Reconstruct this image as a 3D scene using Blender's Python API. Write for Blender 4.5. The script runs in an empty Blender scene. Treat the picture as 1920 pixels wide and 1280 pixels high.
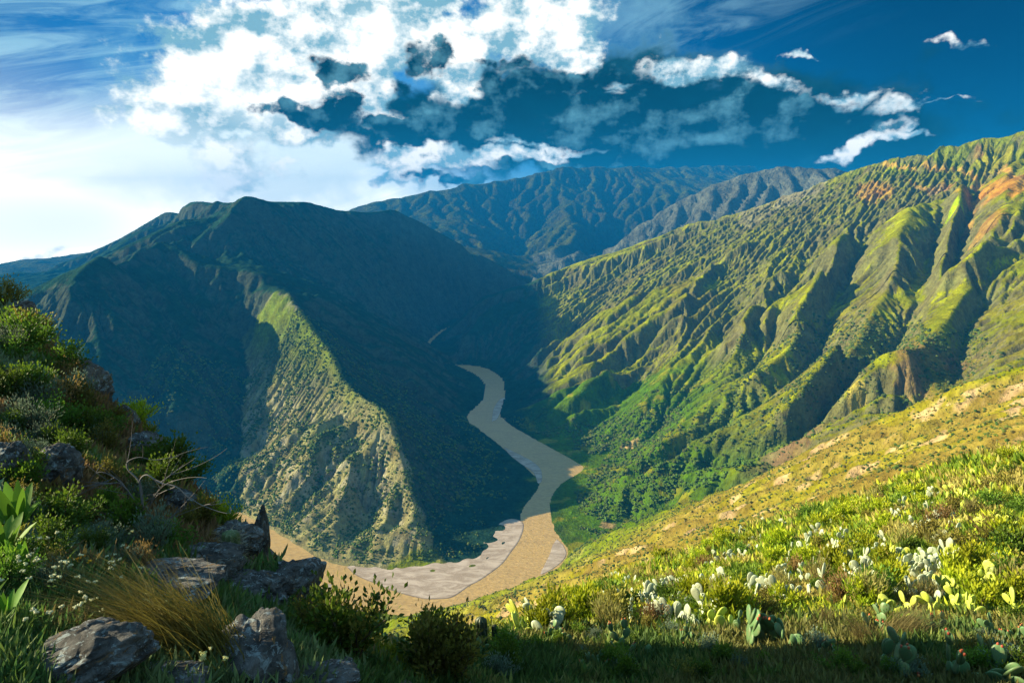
import bpy, math, random, time
import numpy as np
T0 = time.time()
S = bpy.context.scene
# ---------------------------------------------------------------- camera
cam_d = bpy.data.cameras.new('camera'); cam = bpy.data.objects.new('camera', cam_d); S.collection.objects.link(cam)
cam.location = (0, 0, 700.0); cam.rotation_euler = (math.radians(90-10.9), 0, 0)
cam_d.sensor_width = 36; cam_d.lens = 1251/1920*36; cam_d.clip_start = .1; cam_d.clip_end = 60000
S.camera = cam
# ---------------------------------------------------------------- sky, sun, exposure
SUN_EL, SUN_H = math.radians(20.8), (-.99, .10)
sh = math.hypot(*SUN_H); SX, SY = SUN_H[0]/sh*math.cos(SUN_EL), SUN_H[1]/sh*math.cos(SUN_EL); SZ = math.sin(SUN_EL)
W = bpy.data.worlds.new('World'); S.world = W; W.use_nodes = True
sun_d = bpy.data.lights.new('sun', 'SUN'); sun_d.energy = 5.0; sun_d.angle = math.radians(.5); sun_d.color = (1, .86, .56)
sun = bpy.data.objects.new('sun', sun_d); S.collection.objects.link(sun)
from mathutils import Vector
sun.rotation_euler = Vector((SX, SY, SZ)).to_track_quat('Z', 'Y').to_euler(); sun.location = (-50, 0, 800)
S.view_settings.view_transform = 'Standard'; S.view_settings.look = 'None'; S.view_settings.exposure = 1.5; S.view_settings.gamma = 1
wn = W.node_tree; wn.nodes.clear()
# ---------------------------------------------------------------- sky: Nishita air with procedural clouds laid out by azimuth and elevation
class NT:
    def __init__(s, tree): s.t = tree; s.n = tree.nodes; s.l = tree.links
    def node(s, kind, **kw):
        nd = s.n.new(kind)
        for k, v in kw.items(): setattr(nd, k, v)
        return nd
    def put(s, sock, v):
        if v is None: return
        if isinstance(v, bpy.types.NodeSocket): s.l.new(v, sock)
        elif isinstance(v, (tuple, list)) and len(v) == 3 and sock.type == 'RGBA': sock.default_value = (*v, 1)
        else: sock.default_value = v
    def math(s, op, a, b=None, c=None, clamp=False):
        nd = s.node('ShaderNodeMath', operation=op, use_clamp=clamp)
        s.put(nd.inputs[0], a); s.put(nd.inputs[1], b); s.put(nd.inputs[2], c)
        return nd.outputs[0]
    def mix(s, f, a, b, blend='MIX'):
        nd = s.node('ShaderNodeMix', data_type='RGBA', blend_type=blend)
        s.put(nd.inputs[0], f); s.put(nd.inputs[6], a); s.put(nd.inputs[7], b)
        return nd.outputs[2]
    def ramp(s, v, a, b, c=0., d=1., mode='SMOOTHSTEP'):
        nd = s.node('ShaderNodeMapRange', interpolation_type=mode)
        s.put(nd.inputs[0], v); s.put(nd.inputs[1], a); s.put(nd.inputs[2], b); s.put(nd.inputs[3], c); s.put(nd.inputs[4], d)
        return nd.outputs[0]
    def noise(s, vec, scale, detail=4, rough=.5, dist=0., lac=2., col=False, dim='3D'):
        nd = s.node('ShaderNodeTexNoise', noise_dimensions=dim)
        s.put(nd.inputs['Vector'], vec); nd.inputs['Scale'].default_value = scale; nd.inputs['Detail'].default_value = detail
        nd.inputs['Roughness'].default_value = rough; nd.inputs['Distortion'].default_value = dist; nd.inputs['Lacunarity'].default_value = lac
        return nd.outputs['Color' if col else 'Fac']
    def mapping(s, vec, loc=(0,0,0), rot=(0,0,0), scale=(1,1,1), kind='POINT'):
        nd = s.node('ShaderNodeMapping', vector_type=kind); s.put(nd.inputs[0], vec)
        nd.inputs[1].default_value = loc; nd.inputs[2].default_value = rot; nd.inputs[3].default_value = scale
        return nd.outputs[0]
wt = NT(wn)
geo = wt.node('ShaderNodeTexCoord').outputs['Generated']
sep = wt.node('ShaderNodeSeparateXYZ'); wt.put(sep.inputs[0], geo)
az = wt.math('ARCTAN2', sep.outputs[0], sep.outputs[1])
el = wt.math('ARCSINE', sep.outputs[2])
cmb = wt.node('ShaderNodeCombineXYZ'); wt.put(cmb.inputs[0], az); wt.put(cmb.inputs[1], el); cmb.inputs[2].default_value = 1
ae = cmb.outputs[0]
def azel(px, py):
    u = (px-960)/1251; v = (py-640)/1251; p = math.radians(10.9)
    x, y, z = u, math.cos(p)-v*math.sin(p), -math.sin(p)-v*math.cos(p)
    return math.atan2(x, y), math.asin(z/math.sqrt(x*x+y*y+z*z))
n_warp = wt.noise(ae, 9, 4, .6, col=True, dim='2D')
wv = wt.node('ShaderNodeVectorMath', operation='MULTIPLY_ADD'); wt.put(wv.inputs[0], n_warp); wv.inputs[1].default_value = (.10, .07, 0); 
wb = wt.node('ShaderNodeVectorMath', operation='SUBTRACT'); wt.put(wb.inputs[0], ae); wb.inputs[1].default_value = (.05, .035, 0)
wt.put(wv.inputs[2], wb.outputs[0]); aw = wv.outputs[0]
def blobs(vec, L):
    out = None
    for px, py, rx, ry, *r in L:
        a, e = azel(px, py); rot = r[0] if r else 0; k = r[1] if len(r) > 1 else 1
        c, sn = math.cos(rot), math.sin(rot); qx = 1251/rx; qy = 1251/ry
        d1 = wt.node('ShaderNodeVectorMath', operation='DOT_PRODUCT'); wt.put(d1.inputs[0], vec); d1.inputs[1].default_value = (c*qx, sn*qx, -(a*c+e*sn)*qx)
        d2 = wt.node('ShaderNodeVectorMath', operation='DOT_PRODUCT'); wt.put(d2.inputs[0], vec); d2.inputs[1].default_value = (-sn*qy, c*qy, -(e*c-a*sn)*qy)
        r2 = wt.math('MULTIPLY_ADD', d2.outputs['Value'], d2.outputs['Value'], wt.math('MULTIPLY', d1.outputs['Value'], d1.outputs['Value']))
        v = wt.math('MULTIPLY_ADD', wt.math('POWER', 2.1, wt.math('MULTIPLY', r2, -1.)), k, 0.)   # gaussian hump
        out = v if out is None else wt.math('MAXIMUM', out, v)
    return out
def sc(v):
    nd = wt.node('ShaderNodeVectorMath', operation='MULTIPLY'); wt.put(nd.inputs[0], ae); nd.inputs[1].default_value = v; return nd.outputs[0]
def rotv(th, sx, sy):
    o = wt.node('ShaderNodeCombineXYZ'); c, sn = math.cos(th), math.sin(th)
    for i, v in enumerate([(c*sx, sn*sx, 0), (-sn*sy, c*sy, 0)]):
        d = wt.node('ShaderNodeVectorMath', operation='DOT_PRODUCT'); wt.put(d.inputs[0], ae); d.inputs[1].default_value = v; wt.put(o.inputs[i], d.outputs['Value'])
    return o.outputs[0]
nf = wt.noise(sc((1, 1.35, 1)), 12, 8, .62, dim='2D')
nfine = wt.noise(sc((-1, 1.5, 1)), 30, 6, .6, dim='2D')
off_ = wt.node('ShaderNodeVectorMath', operation='ADD'); wt.put(off_.inputs[0], sc((1, 1.35, 1))); off_.inputs[1].default_value = (-.016, .022, 0)
nf2 = wt.noise(off_.outputs[0], 12, 5, .6, dim='2D')
relief = wt.math('MULTIPLY', wt.math('SUBTRACT', wt.noise(sc((1, 1.35, 1)), 12, 5, .6, dim='2D'), nf2), 4.2)
streak = wt.noise(rotv(math.radians(14), 1.3, 8), 3.2, 7, .62, .9, dim='2D')
sky = wt.node('ShaderNodeTexSky', sky_type='NISHITA', sun_disc=False, sun_elevation=SUN_EL, sun_rotation=math.atan2(SX, SY), altitude=2500, air_density=1.0, dust_density=.6, ozone_density=2.5)
SKYCOL = wt.mix(1., sky.outputs[0], (.10, .62, 1.0), 'MULTIPLY')
hs = wt.node('ShaderNodeHueSaturation'); hs.inputs[1].default_value = 1.25; wt.put(hs.inputs[4], SKYCOL); base = hs.outputs[0]
base = wt.mix(1., base, wt.math('MULTIPLY', wt.ramp(az, -.3, .6, .34, .07), wt.ramp(az, -.75, -.1, .5, 1.)), 'MULTIPLY')
GAIN = .67/.15   # colours below are as seen at exposure 0; the background strength is .15
def C(r, g, b): return (r*GAIN, g*GAIN, b*GAIN)
# high streaky cirrus on the left and glare round the hidden sun
cir = wt.math('MULTIPLY', wt.ramp(streak, .40, .68), blobs(ae, [(60,130,420,200,0,.8), (120,330,420,100,-.1,1.1), (300,30,400,70,.1,.8), (1250,30,300,40,.1,.35), (1330,70,150,20,.2,.5)]))
col = wt.mix(wt.math('MULTIPLY', cir, .95, clamp=True), base, C(.20, .38, .46))
glare = blobs(ae, [(60,410,300,68,.05,1.3), (40,290,220,40,0,.35), (450,370,260,50,0,.9), (-300,430,300,100,0,1.3), (-1500,350,450,110,0,1.)])
glare = wt.math('MULTIPLY', glare, wt.math('ADD', wt.math('MULTIPLY', streak, .9), .62), clamp=True)
col = wt.mix(glare, col, C(2.2, 1.9, 1.45))
# soft veil under the cumulus
veil = blobs(aw, [(520,330,170,110,0,.9), (430,260,150,120,0,1), (610,250,120,90,0,.9), (760,330,120,40,0,.5)])
col = wt.mix(wt.ramp(wt.math('MULTIPLY_ADD', nf, .5, veil), .45, 1.05, 0, .9), col, C(.60, .68, .66))
veil2 = blobs(aw, [(1000,40,260,60,0,.7), (900,150,200,60,0,.8), (1150,110,160,60,0,.7), (300,90,200,60,.3,.6), (1350,150,170,40,-.2,.85), (1560,180,140,26,-.1,.7), (560,60,160,60,0,.8)])
col = wt.mix(wt.ramp(wt.math('MULTIPLY_ADD', wt.math('SUBTRACT', nf, .5), 1.2, veil2), .25, 1.0, 0, .7), col, C(.15, .33, .41))
# slate rain cloud behind
rain = blobs(aw, [(1000,235,330,74,0,1.15), (1300,245,340,85,.0,1.2), (1180,200,250,85,-.1,1.1), (1560,245,170,70,-.1,1), (760,245,210,40,0,.85), (1000,290,260,34,0,.8), (1380,170,160,50,0,.7)])
rd = wt.ramp(wt.math('MULTIPLY_ADD', wt.math('SUBTRACT', nf, .5), .9, rain), .30, .62)
rcol = wt.mix(wt.math('ADD', wt.ramp(el, .13, .34, .0, .55), wt.math('MULTIPLY', relief, .22), clamp=True), C(.0, .014, .02), C(.012, .075, .10))
col = wt.mix(rd, col, rcol)
# white cumulus
whites = blobs(aw, [(480,120,175,76,.1,1.2), (400,190,150,62,.0,1.05), (320,225,110,36,-.1,1), (560,190,120,66,0,1.15), (700,60,170,70,.2,1.1), (630,110,90,50,0,1), (440,290,80,80,0,.85), (860,90,100,60,.5,1.05), (860,160,90,34,.6,.9), (1010,60,120,66,0,1.1), (1090,90,60,60,0,1), (700,185,60,60,0,1.1), (960,150,90,14,0,.6),
    (800,300,110,20,.05,1.1), (950,292,120,18,.1,1.05), (1070,270,120,13,0,1.), (750,332,75,14,0,.95), (1330,130,100,26,-.1,.78), (1450,145,60,18,-.3,.66), (1600,182,55,17,-.1,.85), (1690,205,45,14,.1,.8), (1740,200,70,4,0,.7), (1512,96,46,7,0,.8), (1610,265,80,12,.3,.95), (1690,255,50,7,.2,.8), (1790,90,60,8,0,.45), (900,215,60,14,.2,.72), (1000,265,80,10,0,.85), (1180,165,50,12,.1,.75), (720,230,50,26,0,.85), (530,45,90,40,.2,.95), (1280,150,60,14,-.1,.7), (1160,180,40,9,0,.6), (1060,175,60,8,0,.6), (60,485,60,10,.1,.5)])
wd_s = wt.math('MULTIPLY_ADD', wt.math('SUBTRACT', nf, .5), 1.1, whites)
wd_s = wt.math('MULTIPLY_ADD', wt.math('SUBTRACT', nfine, .5), .55, wd_s)
wd = wt.ramp(wd_s, .38, .68)
shade = wt.math('ADD', wt.math('MULTIPLY_ADD', wt.math('SUBTRACT', nfine, .5), .9, wt.ramp(wd_s, .45, 1.25, .25, .95)), wt.math('MULTIPLY', relief, .85), clamp=True)
wcol = wt.mix(shade, C(.13, .27, .33), C(.74, .73, .68))
col = wt.mix(wd, col, wcol)
# sun glow spilling over the left part of the bank
glow = blobs(ae, [(250,330,230,110,0,.9), (480,200,110,70,0,.6), (700,60,90,60,.2,.55), (0,420,300,90,0,1.)])
col = wt.mix(wt.ramp(glow, .25, 1.1, 0, .85), col, C(.85, .86, .80))
# dark cloud knots in front
knots = blobs(aw, [(615,125,60,24,-.3,.95), (570,225,90,14,-.2,.85), (640,225,62,38,0,.9), (780,170,40,40,0,.7), (880,215,140,28,0,.95), (1010,160,100,40,0,.95), (1080,140,70,22,.2,.8), (1130,150,90,30,0,.8), (1200,230,260,50,0,1), (960,120,50,16,0,.75), (780,245,170,18,0,.85), (1210,170,50,24,0,.8), (1300,225,260,40,0,.9), (1500,225,170,40,0,.8), (790,110,42,46,-.5,.8), (1060,305,200,12,0,.8), (860,335,110,9,0,.7)])
knots_k = wt.ramp(wt.math('MULTIPLY_ADD', wt.math('SUBTRACT', nf, .5), 1.5, wt.math('MULTIPLY_ADD', wt.math('SUBTRACT', nfine, .5), .5, knots)), .40, .66)
kcol = wt.mix(wt.math('ADD', .03, wt.math('MULTIPLY', relief, .8), clamp=True), C(.0, .010, .014), C(.07, .19, .23))
col = wt.mix(knots_k, col, kcol)
# unseen broken bright cloud, added overhead and behind to fill the foreground shade
over = wt.math('MAXIMUM', wt.ramp(el, .50, .85), wt.ramp(wt.math('ABSOLUTE', az), 1.2, 1.9))
over = wt.math('MULTIPLY', over, wt.math('MULTIPLY', wt.ramp(nf, .3, .62), wt.ramp(el, .0, .15)))
col = wt.mix(over, col, C(.21, .38, .50))
bgn = wt.node('ShaderNodeBackground'); bgn.inputs[1].default_value = .15; wt.put(bgn.inputs[0], col)
W.cycles.sampling_method = 'MANUAL'; W.cycles.sample_map_resolution = 256
wout = wt.node('ShaderNodeOutputWorld'); wn.links.new(bgn.outputs[0], wout.inputs[0])
import numpy as np, math, time
# ---------------------------------------------------------------- camera model (pixels of the 1920x1280 photograph)
FPX, PITCH, CAMZ = 1251.0, math.radians(10.9), 700.0
CP, SP = math.cos(PITCH), math.sin(PITCH)
def ray(px, py):
    u = (px-960)/FPX; v = (py-640)/FPX
    return np.array([u, CP-v*SP, -SP-v*CP])
def at_y(px, py, Y):
    d = ray(px, py); t = Y/d[1]
    return np.array([d[0]*t, Y, CAMZ+d[2]*t])
def at_z(px, py, z=0.0):
    d = ray(px, py); t = (z-CAMZ)/d[2]
    return np.array([d[0]*t, d[1]*t, z])
def project(x, y, z):
    x = np.asarray(x, float); zz = np.asarray(z, float)-CAMZ; y = np.asarray(y, float)
    depth = y*CP - zz*SP; dn = -(y*SP + zz*CP)
    return 960+FPX*x/depth, 640+FPX*dn/depth

def vnoise(x, y, seed=0):
    """smooth value noise, arrays in, about -1..1"""
    xi = np.floor(x).astype(np.int64); yi = np.floor(y).astype(np.int64)
    fx = x-xi; fy = y-yi
    fx = fx*fx*fx*(fx*(fx*6-15)+10); fy = fy*fy*fy*(fy*(fy*6-15)+10)
    def h(a, b):
        n = (a*374761393 + b*668265263 + seed*1442695041) & 0xffffffff
        n = ((n ^ (n >> 13))*1274126177) & 0xffffffff
        n = n ^ (n >> 16)
        return (n & 0xffff)/32767.5-1
    a = h(xi, yi); b = h(xi+1, yi); c = h(xi, yi+1); d = h(xi+1, yi+1)
    return (a*(1-fx)+b*fx)*(1-fy)+(c*(1-fx)+d*fx)*fy
def fbm(x, y, oct=4, seed=0, gain=.5):
    s = 0; a = 1; n = 0
    for k in range(oct):
        s = s+a*vnoise(x*2**k+17.3*k, y*2**k-9.1*k, seed+k); n += a; a *= gain
    return s/n

# ---------------------------------------------------------------- the lie of the land: ridges and valleys as 3D lines
RIVER_RIGHT = [(-400,1190),(-100,1140),(150,1085),(330,1020),(430,985),(520,1040),(560,1085),(610,1125),(680,1142),(760,1150),(850,1138),(920,1130),(985,1100),(1045,1060),(1062,1035),(1045,1010),(1030,975),(1028,935),(1050,905),(1088,880),(1075,866),(1020,835),(960,800),(935,775),(945,745),(940,710),(915,692),(868,683),(852,683)]
RIVER_LEFT = [(-400,1150),(-100,1105),(150,1050),(330,990),(440,962),(500,990),(560,1025),(600,1050),(650,1062),(700,1067),(760,1073),(830,1075),(900,1062),(930,1040),(975,990),(985,955),(1015,910),(1000,885),(960,850),(920,818),(880,790),(880,775),(905,750),(910,720),(890,700),(852,683)]
RIVER_MID = [(870,690),(930,720),(905,780),(960,820),(1040,880),(1000,950),(985,1010),(930,1090),(760,1110),(640,1090),(520,1010),(430,972),(330,1003),(150,1067),(-100,1122),(-400,1170)]
RIVER_FAR = [(872,684),(800,646),(812,634),(832,618),(870,600)]
def pz(l, z=0.0): return [tuple(at_z(a, b, z)) for a, b in l]
def py_(l): return [tuple(at_y(a, b, c)) for a, b, c in l]
LINES = []
LINES += [pz(RIVER_RIGHT), pz(RIVER_LEFT), pz(RIVER_MID), pz(RIVER_FAR)]
LINES += [pz(RIVER_FAR[-1:]) + [(60,4600,10),(300,5000,15),(700,5600,20),(900,6500,30),(1000,7500,60)]]
# lit spur in the bend (crest, from foot to the massif)
SPUR_B = [(808,1062,1236),(790,950,1330),(768,850,1430),(742,770,1530),(725,705,1610),(632,668,1800),(622,612,1900),(600,588,1990),(575,560,2120),(545,520,2250),(512,498,2420)]
LINES += [py_(SPUR_B)]
KNOB = [(512,498,2420),(492,508,2470),(462,503,2560),(425,492,2700),(385,468,2850),(345,428,2920)]
LINES += [py_(KNOB)]
THAL_AB = [(450,965,1487),(443,900,1560),(445,850,1680),(450,750,1920),(462,650,2230),(446,600,2400)]
LINES += [py_(THAL_AB)]
SPUR_A = [(340,425,2880),(255,445,2600),(180,476,2320),(130,520,2140),(85,590,1960),(20,700,1760),(-60,850,1570),(-120,1000,1380)]
LINES += [py_(SPUR_A)]
LINES += [py_([(340,425,2880),(380,405,2960),(430,366,3050)])]
# valley left of spur A
LINES += [py_([(-20,600,2900),(60,560,3600),(130,500,4600)]), [(-4000,1500,0),(-2600,1300,0),(-1200,1180,0)]]
# massif skyline
MASS = [(430,362,3050),(475,367,3200),(530,383,3400),(580,378,3600),(640,394,3900),(700,398,4200),(740,390,4400),(800,418,4500),(870,458,4650),(930,490,4780),(985,521,4880),(1000,540,4930)]
LINES += [py_(MASS), py_([(430,362,3050),(400,372,3600),(345,379,4300),(300,402,5000),(250,440,5200),(190,469,5400),(120,485,5900)])]
# dark right side of the massif: a shallow side valley and a low spur towards the far river
LINES += [py_([(740,390,4400),(728,470,3900),(730,540,3500),(760,605,3200)])]
# right mountain crest
CREST_R = [(897,563,3350),(925,548,3500),(985,530,3700),(1060,497,3850),(1110,482,3900),(1180,463,3850),(1250,428,3800),(1350,385,3650),(1440,348,3500),(1520,318,3350),(1590,287,3200),(1640,270,3100),(1700,260,3000),(1800,250,2850),(1920,243,2700),(2100,232,2500),(2500,220,2200)]
LINES += [py_(CREST_R)]
LINES += [py_([(897,563,3350),(870,600,3200),(850,660,3080)])]
# grey ridge behind it
LINES += [py_([(1005,516,5750),(1030,498,5800),(1060,480,5850),(1085,462,5900),(1110,455,5950),(1180,413,6000),(1250,378,6050),(1330,340,6050),(1400,316,6050),(1462,303,6000),(1530,302,5900),(1600,320,5850)])]
LINES += [[(500,5050,60),(900,5000,180),(1500,4900,330),(2300,4700,520)]]
# middle and far ranges
LINES += [py_([(650,392,8200),(720,374,8300),(760,366,8500),(870,341,8800),(950,334,9000),(1000,322,9100),(1050,309,9200),(1085,314,9300),(1115,313,9300),(1150,318,9400),(1185,312,9500),(1230,316,10500),(1330,309,11000),(1420,308,11500)])]
LINES += [py_([(1050,312,9200),(1000,380,8300),(970,450,7400),(975,500,6600)]), py_([(1190,314,9500),(1150,380,8200),(1080,440,6800),(1000,505,6000)]), py_([(880,345,8800),(860,400,7700),(900,450,6800)])]
LINES += [py_([(950,365,8700),(930,430,7600),(950,480,6700)]), py_([(1100,340,9000),(1070,400,7700),(1020,460,6700)])]
LINES += [py_([(-200,515,8500),(0,503,8600),(60,492,8700),(110,487,8800),(160,481,9000),(240,470,9000)]), [(-7000,6500,80),(-4500,6000,60),(-3500,5400,60)]]
# our own side of the valley: shoulder on the right
SHOULD = [(1060,1030,1270),(1100,1000,1230),(1200,958,1150),(1300,922,1060),(1420,872,960),(1540,800,880),(1650,755,820),(1720,722,790),(1800,690,760),(1920,655,720),(2150,600,700),(2600,500,700)]
LINES += [py_(SHOULD)]
SHOULD_W = [at_y(*q) for q in SHOULD]
LINES += [py_([(1165,880,1500),(1300,880,1480),(1450,820,1420),(1560,780,1400),(1700,700,1350),(1850,610,1350),(1920,570,1350),(2100,500,1350)])]
LINES += [py_([(600,1160,260),(660,1141,300),(720,1148,320),(800,1139,310),(880,1132,300),(960,1134,290),(1040,1145,270)])]
LINES += [py_([(1150,1085,200),(1300,1045,210),(1500,985,220),(1760,915,230),(1920,885,230),(2300,800,230)])]
LINES += [py_([(1150,1075,500),(1300,1020,520),(1500,930,520),(1700,850,500),(1920,770,470)])]
LINES += [[(-90,150,570),(-200,330,380),(-350,600,190),(-500,900,40)], [(-300,190,600),(-500,400,400),(-900,700,200),(-1100,1000,30)],
          [(-4000,-300,950),(-2000,-300,880),(-800,-300,820),(-200,-300,770),(200,-300,800),(900,-300,880),(4000,-300,1100)],
          [(-200,-200,750),(-80,-60,724),(-60,0,712),(-60,40,679)],
          [(-4000,900,500),(-2500,900,450),(-1500,900,300)],
          [(700,60,760),(1200,60,820),(2000,200,900),(3000,400,1000),(4000,500,1100)]]
LINES += [[(-9000,14500,-500),(-2000,14500,-300),(1000,14500,300),(9000,14500,300)], [(4500,5200,700),(6000,8000,500),(9000,11000,300)], [(9000,3000,900),(9000,0,900)],[(-9000,3000,600),(-9000,0,600)]]

def raster(lines, x0, y0, dx, nx, ny):
    S = np.zeros(nx*ny); W = np.zeros(nx*ny)
    for L in lines:
        L = np.array(L, float)
        for a, b in zip(L[:-1], L[1:]):
            n = max(2, int(np.linalg.norm(b[:2]-a[:2])/dx*2)+1)
            t = np.linspace(0, 1, n)[:, None]; p = a*(1-t)+b*t
            i = np.round((p[:, 0]-x0)/dx).astype(int); j = np.round((p[:, 1]-y0)/dx).astype(int)
            ok = (i >= 0)&(i < nx)&(j >= 0)&(j < ny)
            k = j[ok]*nx+i[ok]
            S += np.bincount(k, p[ok, 2], nx*ny); W += np.bincount(k, minlength=nx*ny)
    m = W > 0
    V = np.zeros(nx*ny); V[m] = S[m]/W[m]
    return V.reshape(ny, nx), m.reshape(ny, nx)
def upsample(h, ny, nx):
    j = np.linspace(0, h.shape[0]-1, ny); i = np.linspace(0, h.shape[1]-1, nx)
    j0 = np.minimum(j.astype(int), h.shape[0]-2); i0 = np.minimum(i.astype(int), h.shape[1]-2)
    fj = (j-j0)[:, None]; fi = (i-i0)[None, :]
    return (h[j0][:, i0]*(1-fj)*(1-fi)+h[j0+1][:, i0]*fj*(1-fi)+h[j0][:, i0+1]*(1-fj)*fi+h[j0+1][:, i0+1]*fj*fi)
def nb4(h):
    p = np.pad(h, 1, mode='edge')
    return .25*(p[:-2, 1:-1]+p[2:, 1:-1]+p[1:-1, :-2]+p[1:-1, 2:])
def solve(lines, x0, y0, dx, nx, ny, levels, iters=(400, 250, 150, 90, 60, 40), init=None):
    h = init
    for li, lv in enumerate(range(levels, -1, -1)):
        s = 2**lv; mx = (nx-1)//s+1; my = (ny-1)//s+1
        V, m = raster(lines, x0, y0, dx*s, mx, my)
        if h is None: h = np.full((my, mx), 300.0)
        elif h.shape != (my, mx): h = upsample(h, my, mx)
        for _ in range(iters[min(li, len(iters)-1)]):
            h[m] = V[m]; h += 1.0*(nb4(h)-h)
        h[m] = V[m]
    return h
def sample(h, x0, y0, dx, x, y):
    i = np.clip((np.asarray(x, float)-x0)/dx, 0, h.shape[1]-1.001); j = np.clip((np.asarray(y, float)-y0)/dx, 0, h.shape[0]-1.001)
    i0 = i.astype(int); j0 = j.astype(int); fi = i-i0; fj = j-j0
    return (h[j0, i0]*(1-fj)*(1-fi)+h[j0+1, i0]*fj*(1-fi)+h[j0, i0+1]*(1-fj)*fi+h[j0+1, i0+1]*fj*fi)
def hit(h, g, px, py, ymin=150, ymax=None, n=1500):
    """first place where the ray through a pixel meets the height grid"""
    x0, y0, dx = g; d = ray(px, py); ymax = ymax or y0+dx*(h.shape[0]-1)
    Y = ymin*(ymax/ymin)**np.linspace(0, 1, n); t = Y/d[1]
    z = CAMZ+d[2]*t; gz = sample(h, x0, y0, dx, d[0]*t, Y)
    k = np.argmax(z < gz)
    if not (z < gz).any(): return None
    if k == 0: return np.array([d[0]*t[0], Y[0], gz[0]])
    a = (z[k-1]-gz[k-1]); b = gz[k]-z[k]; f = a/(a+b+1e-9); y = Y[k-1]+(Y[k]-Y[k-1])*f
    return np.array([d[0]*y/d[1], y, CAMZ+d[2]*y/d[1]])
def erode(h, dx, fixed, K, m, iters, cap, diff, seed=0):
    ny, nx = h.shape; N = nx*ny; h0 = h.copy()
    idx = np.arange(N).reshape(ny, nx); rgen = np.random.default_rng(5+seed); WR = [rgen.uniform(.62, 1.38, (ny, nx)) for _ in range(8)]
    offs = [(-1,-1),(-1,0),(-1,1),(0,-1),(0,1),(1,-1),(1,0),(1,1)]
    dist = [dx*math.hypot(*o) for o in offs]
    A = None
    for it in range(iters):
        P = np.pad(h, 1, constant_values=1e9)
        best = np.zeros((ny, nx)); rec = idx.copy(); rd = np.full((ny, nx), dx)
        for (a, b), dd, wr in zip(offs, dist, WR):
            s = (h-P[1+a:1+a+ny, 1+b:1+b+nx])/dd*wr
            w = s > best
            best[w] = s[w]; rec[w] = (idx+a*nx+b)[w]; rd[w] = dd
        rec[fixed] = idx[fixed]
        r = rec.ravel(); root = r == idx.ravel()
        A = np.ones(N); ptr = r.copy(); act = ~root
        for _ in range(11):
            add = np.bincount(ptr[act], A[act], N)
            A = A+add
            act = act & act[ptr]; ptr = ptr[ptr]
        # note: contributions into roots stop there
        F = K*np.power(A, m).reshape(ny, nx)/rd*dx; F[fixed] = 0
        F = F.ravel(); F[root] = 0
        hh = h.ravel(); a_ = hh/(1+F); b_ = F/(1+F); b_[root] = 0; a_[root] = hh[root]
        ptr = r.copy()
        for _ in range(11):
            a_ = a_+b_*a_[ptr]; b_ = b_*b_[ptr]; ptr = ptr[ptr]
        new = a_.reshape(ny, nx)
        h = np.maximum(new, h0-cap)
        if diff: 
            h2 = h+diff*(nb4(h)-h); h = np.where(fixed, h, h2)
    return h, A.reshape(ny, nx)

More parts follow.
